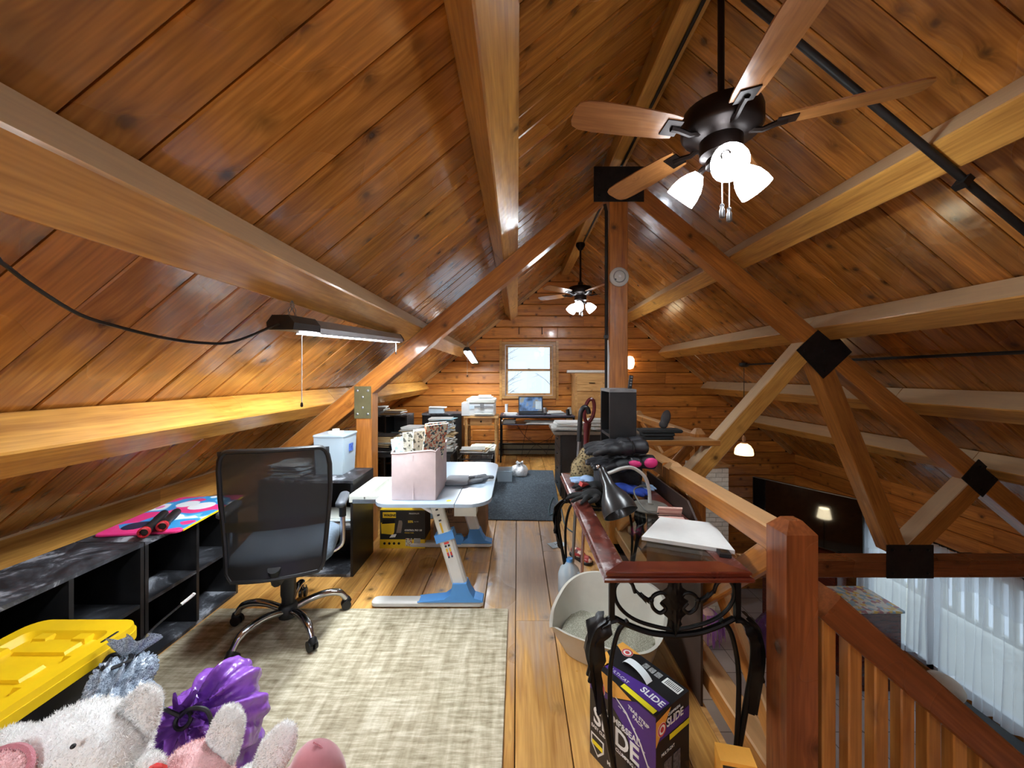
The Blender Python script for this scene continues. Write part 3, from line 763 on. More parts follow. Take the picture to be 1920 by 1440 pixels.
# wall sconce glowing behind the post
sc_ = thing('wall_sconce', 'small lit wall lamp on the log wall behind the post', 'lamp', (2.02, YF - .09, 1.67))
MB().lathe([(.001, -.12), (.06, -.1), (.085, -.02), (.08, .06), (.05, .11), (.001, .12)], 16).obj('shade', mat_glow('lit_sconce_glass', (1, .74, .42), 2.6), sc_, smooth=True)
MB().bb(-.03, .03, .05, .088, -.06, .06).obj('bracket', BRONZE, sc_)
# smoke detector on the post
sd = thing('smoke_detector', 'round white smoke detector on the central post', 'detector', (RX + .0, TY - .003, CAMZ + (703 - 520) / F * TY))
Mx = Matrix.Rotation(R(90), 3, 'X')
GREYP = mat_plain('aged_white_plastic', (190, 190, 186), .5, var=.03)
MB().lathe([(.001, 0), (.082, 0), (.082, .016), (.07, .026), (.001, .03)], 28, M=Mx).obj('body', GREYP, sd, smooth=True)
MB().lathe([(.045, .0275), (.05, .0335), (.055, .0275)], 28, M=Mx, cap=False).obj('vent_ring', mat_plain('grey_ring', (150, 150, 148), .5), sd, smooth=True)
MB().lathe([(.001, .028), (.014, .029), (.013, .034), (.001, .035)], 12, M=Mx).obj('test_button', WHITE, sd, smooth=True)
MB().lathe([(.001, .027), (.008, .028), (.001, .032)], 8, (-.035, 0, -.025), M=Mx).obj('indicator', BLACK, sd)

# ================================================================== LEFT SIDE OF THE LOFT
# --- woven area rug
m_rug, nt, b = _new('oatmeal_rug')
tc = N(nt, 'ShaderNodeTexCoord')
mp = N(nt, 'ShaderNodeMapping'); mp.inputs['Scale'].default_value = (7, 46, 1); nt.links.new(tc.outputs['Object'], mp.inputs['Vector'])
a1 = N(nt, 'ShaderNodeTexNoise', Scale=1.0, Detail=4.0, Roughness=.7); nt.links.new(mp.outputs[0], a1.inputs['Vector'])
mp2 = N(nt, 'ShaderNodeMapping'); mp2.inputs['Scale'].default_value = (26, 4, 1); nt.links.new(tc.outputs['Object'], mp2.inputs['Vector'])
a2 = N(nt, 'ShaderNodeTexNoise', Scale=1.0, Detail=3.0, Roughness=.6); nt.links.new(mp2.outputs[0], a2.inputs['Vector'])
g = math_(nt, 'ADD', math_(nt, 'MULTIPLY', a1.outputs['Fac'], .6), math_(nt, 'MULTIPLY', a2.outputs['Fac'], .4))
nt.links.new(ramp(nt, [(.34, lin((130, 118, 94))), (.5, lin((180, 168, 142))), (.64, lin((216, 207, 184)))], g), b.inputs['Base Color'])
b.inputs['Roughness'].default_value = .95; b.inputs['Specular IOR Level'].default_value = .1
bump(nt, b, a1.outputs['Fac'], .5, .01)
def rug_obj(name, x0, x1, y0, y1, mat, t=.010, rz=0.0):
    o = MB().rbox((0, 0, t / 2), (x1 - x0, y1 - y0, t), .012, 3).obj(name, mat)
    o.location = ((x0 + x1) / 2, (y0 + y1) / 2, .001); o.rotation_euler.z = rz
    return o
tag(rug_obj('area_rug', -1.84, -.056, .15, 2.372, m_rug), 'oatmeal coloured woven rug under the office chair', 'rug')
m_blue, nt, b = _new('slate_blue_rug')
tc = N(nt, 'ShaderNodeTexCoord'); a1 = N(nt, 'ShaderNodeTexNoise', Scale=60.0, Detail=3.0, Roughness=.8); nt.links.new(tc.outputs['Object'], a1.inputs['Vector'])
nt.links.new(ramp(nt, [(.35, lin((46, 54, 62))), (.6, lin((84, 96, 106))), (.75, lin((140, 150, 156)))], a1.outputs['Fac']), b.inputs['Base Color']); b.inputs['Roughness'].default_value = 1.0
bump(nt, b, a1.outputs['Fac'], .6, .01)
tag(rug_obj('floor_mat', -.95, .49, 3.84, 5.85, m_blue, .008, -.05), 'flat slate blue carpet mat on the planks beyond the white desk', 'rug')

# --- low black cube shelves along the knee wall
m_dust, nt, b = _new('dusty_black_laminate')
tc = N(nt, 'ShaderNodeTexCoord'); a1 = N(nt, 'ShaderNodeTexNoise', Scale=5.0, Detail=5.0, Roughness=.7, Distortion=.6); nt.links.new(tc.outputs['Object'], a1.inputs['Vector'])
nt.links.new(ramp(nt, [(.44, lin((32, 32, 35))), (.54, lin((66, 67, 72))), (.62, lin((150, 152, 158)))], a1.outputs['Fac']), b.inputs['Base Color']); b.inputs['Roughness'].default_value = .5
def cube_shelf(label, x0, x1, y0, y1, h, cols, rows, face, group=None, cat='shelf', base=0.0, mat=None, topmat=None):
    """open black cube unit; face '+x','-x','-y' is the open side"""
    mat = mat or BLKLAM
    t = thing('cube_shelf', label, cat, ((x0 + x1) / 2, (y0 + y1) / 2, base), 0, group)
    W = x1 - x0; D = y1 - y0; th = .018
    if face in ('+x', '-x'): L, dep = D, W
    else: L, dep = W, D
    M = {'-y': 0, '+x': 90, '-x': -90}[face]; Mz = Matrix.Rotation(R(M), 4, 'Z')
    def part(nm, a, b_, c, d, e, f, mt): return MB().bb(a, b_, c, d, e, f).obj(nm, mt, t, M=Mz)
    for s in (-1, 1): part('side_panel', s * L / 2, s * (L / 2 - th), -dep / 2, dep / 2, 0, h - th, mat)
    part('top_panel', -L / 2, L / 2, -dep / 2, dep / 2, h - th, h, topmat or m_dust)
    part('bottom_panel', -L / 2 + th, L / 2 - th, -dep / 2, dep / 2, 0, th, m_dust)
    part('back_panel', -L / 2 + th, L / 2 - th, dep / 2 - .006, dep / 2, th, h - th, mat)
    for c in range(1, cols):
        x = -L / 2 + L * c / cols; part('divider', x - th / 2, x + th / 2, -dep / 2 + .002, dep / 2 - .008, th, h - th, mat)
    for r in range(1, rows):
        z = h * r / rows
        for c in range(cols):
            xa = -L / 2 + L * c / cols + th / 2; xb = -L / 2 + L * (c + 1) / cols - th / 2
            if c == 0: xa += th / 2
            if c == cols - 1: xb -= th / 2
            part('shelf_board', xa, xb, -dep / 2 + .003, dep / 2 - .008, z - th / 2, z + th / 2, m_dust)
    return t
cube_shelf('low black cube shelf by the rug, dusty top bare of things', -2.21, -1.86, 1.295, 1.916, .615, 2, 2, '+x', 'low black cube shelves along the knee wall')
cube_shelf('low black cube shelf by the rug with a bright pink board on top', -2.21, -1.86, 1.922, 2.56, .615, 2, 2, '+x', 'low black cube shelves along the knee wall')
# taller black shelf behind the chair
cube_shelf('black shelf behind the office chair holding a clear tub', -1.86, -1.18, 2.76, 3.15, .69, 1, 2, '-y')

# --- pink printed board on the low shelf
m_pink, nt, b = _new('pink_print')
tc = N(nt, 'ShaderNodeTexCoord'); a1 = N(nt, 'ShaderNodeTexVoronoi', Scale=7.0); nt.links.new(tc.outputs['Object'], a1.inputs['Vector'])
a2 = N(nt, 'ShaderNodeTexNoise', Scale=5.0, Detail=1.0); nt.links.new(tc.outputs['Object'], a2.inputs['Vector'])
cc = ramp(nt, [(0, lin((232, 60, 130))), (.47, lin((236, 70, 140))), (.50, lin((60, 150, 210))), (.58, lin((110, 200, 232))), (.60, lin((240, 240, 246))), (.68, lin((240, 120, 180)))], a2.outputs['Fac'])
nt.links.new(cc, b.inputs['Base Color']); b.inputs['Roughness'].default_value = .35
nt.nodes['Color Ramp'].color_ramp.interpolation = 'CONSTANT'
pb = thing('printed_board', 'bright pink printed foam board with blue and white shapes', 'board', (-2.02, 2.30, .6155), R(8))
MB().rbox((0, 0, .008), (.40, .62, .014), .03, 4).obj('panel', m_pink, pb)
MB().bb(.185, .202, -.28, .28, .002, .012).obj('yellow_edge', mat_plain('yellow_edge', (240, 200, 30), .4), pb)
for (x, y, r) in ((-.08, -.2, .06), (.02, -.22, .05), (.06, .1, .07), (-.05, .15, .06)):
    MB().lathe([(.001, .0152), (r, .0152), (r, .0158), (.001, .0158)], 16, (x, y, 0)).obj('printed_spot', [mat_plain('print_dark', (40, 44, 70), .4), WHITE][int(y > 0)], pb)
RED = mat_plain('red_plastic', (176, 36, 44), .35)
for i, (o, L, lab) in enumerate(((0.0, .30, 'longer black tube with a red ringed end on the pink board'), (.055, .24, 'shorter black tube with a red ringed end on the pink board'))):
    a_ = R(-62); hh_ = thing('torch', lab, 'torch', (-2.02 - math.sin(a_) * o, 2.20 + math.cos(a_) * o, .632), a_, 'black tubes on the pink board')
    MB().lathe([(.001, 0), (.021, .003), (.022, .10), (.019, .12), (.019, L - .05), (.024, L - .04), (.024, L - .012)], 14, (0, 0, .026), M=Matrix.Rotation(R(90), 3, 'Y')).obj('tube', BLACK, hh_, smooth=True)
    MB().lathe([(.024, L - .012), (.026, L - .01), (.026, L + .008), (.019, L + .01), (.018, L - .01)], 14, (0, 0, .026), M=Matrix.Rotation(R(90), 3, 'Y'), cap=False).obj('red_ring', RED, hh_, smooth=True)

# --- translucent tub with lid on the taller shelf
FROST, nt, b = _new('frosted_plastic')
b.inputs['Base Color'].default_value = lin((196, 212, 222)); b.inputs['Roughness'].default_value = .35; b.inputs['Alpha'].default_value = .55
b.inputs['Specular IOR Level'].default_value = .4
tb = thing('storage_tub', 'frosted clear plastic tub with white knob lid on the black shelf', 'tub', (-1.43, 3.03, .690))
mb = MB(); w, d, h = .226, .24, .285
for z0, z1, s0, s1 in ((0, h, .90, 1.0),):
    a = [(sx * w / 2 * s0, sy * d / 2 * s0, z0) for sx, sy in ((-1, -1), (1, -1), (1, 1), (-1, 1))]; b4 = [(sx * w / 2 * s1, sy * d / 2 * s1, z1) for sx, sy in ((-1, -1), (1, -1), (1, 1), (-1, 1))]
    ai = [(x * .97, y * .97, z + .004) for x, y, z in a]; bi = [(x * .97, y * .97, z) for x, y, z in b4]
    mb.add(a + b4, [(3, 2, 1, 0)] + [(i, (i + 1) % 4, 4 + (i + 1) % 4, 4 + i) for i in range(4)])
    mb.add(ai + bi, [(0, 1, 2, 3)] + [(i, 4 + i, 4 + (i + 1) % 4, (i + 1) % 4) for i in range(4)])
mb.obj('body', FROST, tb)
lid = MB().rbox((0, 0, h + .010), (w + .018, d + .018, .018), .02, 4).obj('lid', FROST, tb)
MB().lathe([(.001, h + .018), (.06, h + .018), (.058, h + .03), (.028, h + .033), (.026, h + .05), (.001, h + .053)], 20, (0, 0, 0)).obj('knob', WHITE, lid, smooth=True)
MB().bb(.112, .1155, -.02, .05, .16, .22).obj('sticker', mat_plain('blue_sticker', (70, 100, 180), .5, var=.5, scale=60), tb)
for k, (c, z0, z1) in enumerate((((206, 200, 150), .006, .09), ((150, 170, 190), .09, .2))):
    MB().bb(-.085, .085, -.09, .09, z0, z1).obj('contents', mat_plain('tub_contents_%d' % k, c, .8, var=.3, scale=30), tb)

# --- loose sheets of paper stacks
def paper_pile(name, label, cat, loc, w, d, n, t=.004, spread=.03, mats=None, seed=1, rz=0.0, group=None, part='sheet', single=False):
    rnd = random.Random(seed); mats = mats or [PAPER, PAPER, PAPERB, PAPERG]
    o = None if single else thing(name, label, cat, loc, rz, group); z = 0.0
    for i in range(n):
        tt = t * rnd.uniform(.6, 1.6); ww = w * rnd.uniform(.82, 1.0); dd = d * rnd.uniform(.82, 1.0)
        M = Matrix.Translation((rnd.uniform(-spread, spread), rnd.uniform(-spread, spread), z + tt / 2)) @ Matrix.Rotation(rnd.uniform(-.22, .22) * (1 if spread > .012 else .2), 4, 'Z')
        if single:
            tag(mk(part, MB().box((0, 0, 0), (ww, dd, tt)).mesh('sheet'), rnd.choice(mats), None, Matrix.Translation(loc) @ M), label, cat, group)
        else: mk(part, MB().box((0, 0, 0), (ww, dd, tt)).mesh('sheet'), rnd.choice(mats), o, M)
        z += tt + .0003
    return o
paper_pile('paper_stack', 'loose stack of papers on the black shelf beside the clear tub', 'papers', (-1.71, 2.98, .690), .24, .27, 14, .006, .02, None, 4)
paper_pile('paper_stack', 'white papers and tray inside the black shelf behind the chair', 'papers', (-1.35, 2.92, .355), .30, .28, 6, .008, .01, [PAPER, CREAM, PAPERB], 5)

# --- office chair
MESH, nt, b = _new('black_chair_mesh')
tc = N(nt, 'ShaderNodeTexCoord'); wv = N(nt, 'ShaderNodeTexNoise', Scale=5.0, Detail=2.0); nt.links.new(tc.outputs['Object'], wv.inputs['Vector'])
b.inputs['Base Color'].default_value = lin((30, 31, 33)); b.inputs['Roughness'].default_value = .6
nt.links.new(math_(nt, 'ADD', math_(nt, 'MULTIPLY', wv.outputs['Fac'], .14), .85), b.inputs['Alpha'])
GREYF = mat_plain('grey_blue_fabric', (112, 126, 140), .9, var=.1, scale=40)
ch = thing('office_chair', 'black mesh-back swivel office chair with chrome five-star base on the rug', 'chair', (-1.31, 2.2, .012), R(17.5))
rz0 = R(17.5)
def backpt(u, v):
    """u -1..1 across, v 0..1 up"""
    wd = .215 + .035 * min(1, v * 1.6); curve = .035 * (u * u) ; lean = -.265 - .03 * math.sin(v * math.pi) * -1 + (-.02) * v
    return Vector((u * wd, lean + curve * 1.0, .405 + v * .655))
rows = [[backpt(-1 + 2 * i / 12, j / 14) for i in range(13)] for j in range(15)]
MB().grid(rows).obj('mesh_back', MESH, ch, smooth=True)
def rr(u, v):
    return backpt(u, v)
out = [rr(-1, v / 14) for v in range(1, 13)] + [rr(-.97, .93), rr(-.93, .97), rr(-.86, .995)] + [rr(-.8 + 1.6 * i / 10, 1.0) for i in range(11)] + [rr(.86, .995), rr(.93, .97), rr(.97, .93)] + [rr(1, v / 14) for v in range(12, 0, -1)] + [rr(.97, .03)] + [rr(.9 - 1.8 * i / 10, 0.0) for i in range(11)] + [rr(-.97, .03)]
MB().tube(out, .0125, 8, close=True).obj('back_frame', BLACK, ch, smooth=True)
MB().grid([[backpt(-1 + 2 * i / 12, .37 + .075 * j) + Vector((0, -.006, 0)) for i in range(13)] for j in range(2)] ).obj('lumbar_band', BLACK, ch, smooth=True)
MB().grid([[backpt(-1 + 2 * i / 12, .0 + .11 * j) + Vector((0, -.007, 0)) for i in range(13)] for j in range(2)] ).obj('lower_band', BLACK, ch, smooth=True)
MB().tube([(0, -.27, .46), (0, -.22, .37), (0, -.08, .36)], [.03, .028, .03], 10).obj('back_bracket', BLACK, ch, smooth=True)
MB().rbox((0, .02, .455), (.50, .48, .085), .10, 6).obj('seat', GREYF, ch, smooth=50)
MB().rbox((0, .02, .395), (.30, .30, .04), .03, 3).obj('seat_plate', BLACK, ch, smooth=50)
for s in (-1, 1):
    ar = MB().rbox((s * .285, .0, .70), (.055, .24, .032), .026, 4).obj('arm_pad', mat_plain('grey_arm_pad', (70, 74, 80), .5) if s < 0 else MATS['grey_arm_pad'], ch, smooth=50)
    MB().tube([(s * .285, .0, .69), (s * .285, -.0, .60)], .02, 10).obj('arm_sleeve', BLACK, ch, smooth=True)
    MB().tube(spline([(s * .285, 0, .60), (s * .286, 0, .50), (s * .275, 0, .43), (s * .2, 0, .39)], 4), .015, 10).obj('arm_bracket', STEEL, ch, smooth=True)
MB().lathe([(.028, .075), (.034, .09), (.034, .17), (.04, .19), (.04, .375)], 18).obj('gas_column', BLACK, ch, smooth=40)
MB().lathe([(.001, .06), (.048, .062), (.05, .12), (.04, .135), (.03, .14)], 18).obj('hub', BLACK, ch, smooth=40)
for k in range(5):
    a = R(-111 + 72 * k) - rz0; c, s = math.cos(a), math.sin(a)
    def q(r, z): return (c * r, s * r, z)
    MB().tube(spline([q(.03, .10), q(.12, .125), q(.20, .13), q(.27, .11), q(.305, .065)], 5), [.019] * 8 + [.02] * 8 + [.017] * 5, 10).obj('base_leg', STEEL, ch, smooth=True)
    cs = MB(); p = Vector(q(.305, .028)); dv = Vector((-s, c, 0)); fw = Vector((c, s, 0))
    for e in (-1, 1): cs.cyl(p + dv * e * .006, p + dv * e * .022, .027, n=16)
    cs.obj('caster', BLACK, ch, smooth=40)
    MB().tube([p + Vector((0, 0, .045)), p + Vector((0, 0, .03)) + fw * .005, p + fw * .022 + Vector((0, 0, .012))], [.013, .022, .014], 8).obj('caster_hood', BLACK, ch, smooth=True)

# --- height adjustable white desk
BLUE = mat_plain('sky_blue_plastic', (84, 150, 216), .4, var=.03)
GREYW = mat_plain('pale_grey_metal', (208, 206, 200), .4, var=.02)
DESK = mat_plain('pale_blue_white_top', (164, 182, 198), .3, var=.02, coat=.2)
dk = thing('adjustable_desk', 'white height-adjustable desk with sky blue feet and a pink bin on top', 'desk', (-.53, 2.885, 0))
def round_poly(x0, x1, y0, y1, rs, n=6):
    """rs: radii at (x1,y1),(x0,y1),(x0,y0),(x1,y0)"""
    o = []
    for k, (cx_, cy_, r) in enumerate(((x1, y1, rs[0]), (x0, y1, rs[1]), (x0, y0, rs[2]), (x1, y0, rs[3]))):
        sx = 1 if cx_ == x1 else -1; sy = 1 if cy_ == y1 else -1
        for i in range(n + 1):
            a = R(90 * k + 90 * i / n); o.append((cx_ - sx * r + r * math.cos(a), cy_ - sy * r + r * math.sin(a)))
    return o
MB().prism(round_poly(-.355, .148, -.565, .565, (.001, .10, .10, .001)), .648, .67).obj('tilting_top', DESK, dk)
MB().prism(round_poly(.152, .365, -.565, .565, (.14, .001, .001, .14)), .648, .67).obj('fixed_top', DESK, dk)
MB().lathe([(.001, .6702), (.016, .6702), (.016, .671), (.001, .671)], 14, (.105, -.50, 0)).obj('sticker', mat_plain('yellow_dot', (244, 206, 40), .5), dk)
for sy in (-.47, .36):
    leg = thing  # legs are parts built below
    f_ = MB().rbox((-.03, sy, .027), (.70, .075, .038), .03, 4).obj('foot', GREYW, dk, smooth=40)
    MB().prism([(-.09, .045), (-.03, .052), (.075, .062), (.115, .09), (.13, .16), (.215, .16), (.235, .11), (.262, .07), (.315, .055), (.318, .045)], -.042, .042, Matrix.Translation((0, sy, 0)) @ Matrix.Rotation(R(90), 4, 'X')).obj('foot_shroud', BLUE, dk, smooth=30)
    lg = beam('lower_leg', (.172, sy, .14), (.072, sy, .47), .062, .09, GREYW, dk, up=(1, 0, 0), ch=.014)
    ul = beam('upper_leg', (.084, sy, .43), (.018, sy, .648), .046, .076, CREAM, dk, up=(1, 0, 0), ch=.008)
    MB().box((.078, sy, .445), (.118, .072, .05), rot=(0, R(-17), 0)).obj('leg_clamp', BLUE, dk)
    beam('tilt_stay', (-.10, sy, .645), (.02, sy, .575), .02, .022, WHITE, dk)
    if sy < 0:
        dr = Vector((-.066, 0, .218)).normalized(); Ml = frame((0, 0, 0), dr, z=(0, -1, 0))
        INK = mat_plain('black_print', (30, 30, 32), .6); YEL = mat_plain('yellow_print', (226, 180, 50), .6); REDP = mat_plain('red_print', (196, 58, 50), .6); NAVY = mat_plain('navy_print', (40, 48, 90), .6)
        def on_leg(h, dx, w, hgt, m, base=(.084, .43), off=.0246):
            p = Vector((base[0], sy - off, base[1])) + dr * h; n_ = Vector((dr.z, 0, -dr.x))
            o = mk('leg_marking', MB().box((0, 0, 0), (hgt, w, .0016)).mesh('mk'), m, dk, frame(p + n_ * dx, dr, z=(0, -1, 0)))
        for hv in (.12, .155, .19): on_leg(hv, .0, .016, .010, INK)
        on_leg(.055, -.004, .012, .10, YEL)
        for hv, dx, w_, h_, m in ((.28, 0, .03, .012, REDP), (.262, -.010, .012, .012, INK), (.262, .010, .012, .012, INK), (.235, -.010, .011, .022, YEL), (.235, .010, .011, .022, YEL), (.21, -.010, .011, .022, REDP), (.21, .010, .011, .022, REDP), (.192, -.01, .011, .012, NAVY), (.192, .01, .011, .012, NAVY)):
            on_leg(hv, dx, w_, h_, m, (.172, .14), .0326)
kn = MB().cyl((.045, .30, .10), (.045, .265, .10), .045, n=6).obj('crank_knob', BLUE, dk)
MB().box((.20, -.40, .60), (.14, .10, .09)).obj('gear_box', CREAM, dk)
MB().bb(.03, .09, -.43, .33, .60, .645).obj('cross_beam', GREYW, dk)
# pulled-out drawer tray
dr_ = MB(); x0, x1, y0, y1 = -.60, -.22, -.33, .16
dr_.bb(x0, x1, y0, y1, .595, .603).bb(x0, x0 + .012, y0, y1, .595, .643).bb(x1 - .012, x1, y0, y1, .595, .643).bb(x0, x1, y0, y0 + .012, .595, .643).bb(x0, x1, y1 - .012, y1, .595, .643)
dr_.bb(x0 + .11, x0 + .118, y0, y1, .603, .638).bb(x0 + .0, x0 + .11, -.1, -.092, .603, .638)
dr_.obj('drawer_tray', CREAM, dk)
MB().bb(x0 + .04, x1, y0 - .014, y0 - .002, .60, .625).obj('drawer_rail', GALV, dk)

# --- pink fabric bin full of comics on the desk
PINKF = mat_plain('pale_pink_fabric', (206, 186, 184), .85, var=.03, scale=20)
bn = thing('fabric_bin', 'pale pink fabric storage bin stuffed with magazines on the white desk', 'bin', (-.645, 2.575, .672))
mb = MB(); hw_, hd_, H_ = .137, .185, .298; ring = []
N_ = 40
def binring(z, bulge, inset=0.0):
    o = []
    for side in range(4):
        for i in range(10):
            t = -1 + 2 * i / 10; k_ = bulge * (1 - t * t)
            if side == 0: p = (t * (hw_ - inset), -(hd_ - inset) - k_)
            elif side == 1: p = ((hw_ - inset) + k_, t * (hd_ - inset))
            elif side == 2: p = (-t * (hw_ - inset), (hd_ - inset) + k_)
            else: p = (-(hw_ - inset) - k_, -t * (hd_ - inset))
            o.append(Vector((p[0], p[1], z + .010 * math.sin(side * 1.7 + t * 1.5) * (z / H_))))
    return o
rings = [binring(H_ * i / 8, .012 * math.sin(math.pi * i / 8) + .01 * (i / 8)) for i in range(9)] + [binring(H_ * .99, .018, .006), binring(H_ * .35, .006, .008)]
vs_ = [p for r_ in rings for p in r_]; fs = [(i * 40 + j, i * 40 + (j + 1) % 40, (i + 1) * 40 + (j + 1) % 40, (i + 1) * 40 + j) for i in range(len(rings) - 1) for j in range(40)]
fs += [list(range(40))[::-1], list(range((len(rings) - 1) * 40, len(rings) * 40))]
MB().add(vs_, fs).obj('bin_body', PINKF, bn, smooth=50)
MB().tube([p + Vector((0, 0, .002)) for p in rings[8]], .0055, 6, close=True).obj('rim_piping', PINKF, bn, smooth=True)
MB().bb(-.004, .004, -.1995, -.1975, .01, .28).obj('front_seam', mat_plain('pink_seam', (204, 184, 182), .9), bn)
def mat_print(name, cols, scale=30):
    m, nt, b = _new(name); tc = N(nt, 'ShaderNodeTexCoord'); v = N(nt, 'ShaderNodeTexVoronoi', Scale=scale); nt.links.new(tc.outputs['Object'], v.inputs['Vector'])
    sp = N(nt, 'ShaderNodeSeparateColor'); nt.links.new(v.outputs['Color'], sp.inputs[0])
    n_ = len(cols); c = ramp(nt, [(i / n_, lin(k_)) for i, k_ in enumerate(cols)], sp.outputs[0]); nt.nodes['Color Ramp'].color_ramp.interpolation = 'CONSTANT'
    nt.links.new(c, b.inputs['Base Color']); b.inputs['Roughness'].default_value = .4
    return m
COMIC = [mat_print('comic_print_a', [(206, 200, 170), (60, 80, 90), (190, 110, 84), (220, 214, 190), (206, 200, 180)], 95),
         mat_print('comic_print_b', [(214, 210, 196), (180, 176, 160), (90, 90, 84), (206, 202, 190), (200, 196, 186)], 80),
         mat_print('comic_print_c', [(206, 222, 230), (150, 190, 210), (230, 232, 230), (150, 165, 180), (226, 228, 226)], 60)]
rnd = random.Random(4)
MAGL = ['white paged magazine standing in the pink bin', 'blue tinted magazine leaning in the pink bin', 'newsprint comic standing in the pink bin', 'comic with dark print leaning in the pink bin']
for i in range(12):
    u = i / 11; kind = 2 if i < 5 else 1 if i < 10 else 0
    lab = {2: 'bluish magazine leaning in the pale pink bin', 1: 'yellowed newsprint magazine standing in the pale pink bin', 0: 'colourful comic book rising highest from the pale pink bin'}[kind]
    hgt = (.25, .24, .265, .26, .28, .295, .29, .305, .31, .315, .355, .36)[i]
    mg = thing('magazine', lab, 'magazine', (-.645 - .075 + .15 * u, 2.53 + .05 * math.sin(i * 2.1), .672 + .115), 0, 'magazines in the pink bin')
    Mg = Matrix.Rotation(R(-52 + 10 * u), 4, 'Z') @ Matrix.Rotation(R(-20 + 34 * u), 4, 'Y')
    mk('cover', MB().box((0, 0, hgt / 2), (.009, .165, hgt)).mesh('cover'), COMIC[kind], mg, Mg)
    mk('pages', MB().box((0, .002, hgt / 2 + .0015), (.006, .164, hgt)).mesh('pages'), PAPER, mg, Mg)
# --- folded grey cloth on the desk
GREYC = mat_plain('grey_cloth', (92, 94, 98), .85, var=.12, scale=16)
cl = thing('folded_cloth', 'folded grey fabric lying on the white desk beside the pink bin', 'cloth', (-.345, 2.80, .672))
MB().rbox((-.09, 0, .012), (.17, .22, .020), .03, 4).obj('flat_fold', mat_plain('light_grey_cloth', (142, 146, 152), .8), cl, smooth=40)
for i, (x, y, a) in enumerate(((.03, -.05, 20), (.07, .0, 30), (.05, .06, 38), (.10, .03, 24))):
    o = MB().rbox((0, 0, .014 + .004 * i), (.15, .035, .022), .015, 3).obj('crumpled_fold', GREYC, cl, smooth=40, M=Matrix.Translation((x, y, 0)) @ Matrix.Rotation(R(a), 4, 'Z') @ Matrix.Rotation(R(-8 + 5 * i), 4, 'Y'))

# --- cartons under the desk
wb = thing('sprayer_carton', 'black and yellow paint sprayer carton under the white desk', 'carton', (-.960, 3.315, 0))
BOXB = mat_plain('black_carton', (34, 33, 30), .5, var=.1); YBOX = mat_plain('yellow_carton', (236, 194, 40), .5, var=.05)
MB().bb(-.188, .188, -.10, .10, .075, .318).obj('carton_body', BOXB, wb)
MB().bb(-.189, .189, -.101, .101, .001, .075).obj('yellow_base', YBOX, wb)
MB().bb(-.188, .188, -.10, .10, .318, .324).obj('yellow_lid_edge', YBOX, wb)
def face_y(x, z): 
    M = Matrix(((1, 0, 0), (0, 0, -1), (0, 1, 0))).to_4x4(); M.translation = Vector((x, -.1012, z)); return M
MB().bb(-.165, -.055, -.1025, -.10, .255, .302).obj('logo_panel', YBOX, wb)
text('lettering', 'WAGNER', .028, BLACK, wb, face_y(-.155, .268) @ Matrix.Translation((0, 0, .002)), sx=.95, bold=.001)
text('lettering', 'MAXIMUM', .018, PAPER, wb, face_y(.055, .285)); text('lettering', '55%', .026, YBOX, wb, face_y(.045, .215), bold=.0006)
text('lettering', 'FASTER', .012, PAPERG, wb, face_y(.095, .219))
text('lettering', 'CONTROL PRO 130', .020, PAPER, wb, face_y(.018, .145), sx=.82, bold=.0006); text('lettering', 'POWER TANK', .012, YBOX, wb, face_y(.018, .126))
o = MB().prism([(-.175, .125), (-.08, .115), (-.07, .135), (-.062, .22), (-.18, .215)], 0, .0016, face_y(0, 0)).obj('tank_picture', YBOX, wb)
MB().prism([(-.172, .205), (-.06, .212), (-.066, .245), (-.165, .24)], 0, .0019, face_y(0, 0)).obj('tank_lid_picture', PLATE, wb)
MB().prism([(-.052, .13), (-.03, .235), (-.005, .232), (.0, .21), (-.012, .13)], 0, .0016, face_y(0, 0)).obj('sprayer_picture', GALV, wb)
MB().prism([(-.11, .09), (-.09, .115), (-.05, .12), (-.06, .095)], 0, .0016, face_y(0, 0)).obj('hose_picture', PAPER, wb)
for k in range(4): MB().lathe([(.001, 0), (.011, 0), (.011, .0016), (.001, .0016)], 8, M=None).obj('icon', PLATE, wb, M=face_y(-.15 + k * .04, .042))
MB().bb(.025, .08, -.1022, -.10, .02, .085).obj('photo_panel', COMIC[0], wb); MB().bb(.095, .15, -.1022, -.10, .02, .085).obj('photo_panel', PAPERG, wb)
KRAFT = mat_plain('brown_cardboard', (136, 102, 72), .85, var=.08)
ub = thing('moving_carton', 'brown cardboard moving box behind the adjustable desk leg', 'carton', (-.52, 3.62, 0))
MB().bb(-.235, .235, -.15, .15, .001, .40).obj('carton_body', KRAFT, ub)
MB().bb(-.235, .235, -.151, .151, .395, .401).obj('top_flaps', KRAFT, ub)
INKB = mat_plain('brown_ink', (62, 44, 32), .8)
def fy2(x, z):
    M = Matrix(((1, 0, 0), (0, 0, -1), (0, 1, 0))).to_4x4(); M.translation = Vector((x, -.1508, z)); return M
text('lettering', 'U-HAUL', .06, INKB, ub, fy2(-.11, .30), bold=.001); text('lettering', 'SAVE!', .05, INKB, ub, fy2(-.195, .205), bold=.001)
text('lettering', 'BOX FIRST', .028, INKB, ub, fy2(-.19, .165)); text('lettering', 'GUARANTEED', .02, INKB, ub, fy2(-.19, .135))
for (a, b_, c, d) in ((-.205, .06, .118, .122), (-.205, .06, .255, .259), (-.205, -.201, .118, .259), (.056, .06, .118, .259)): MB().bb(a, b_, -.1515, -.15, c, d).obj('printed_border', INKB, ub)

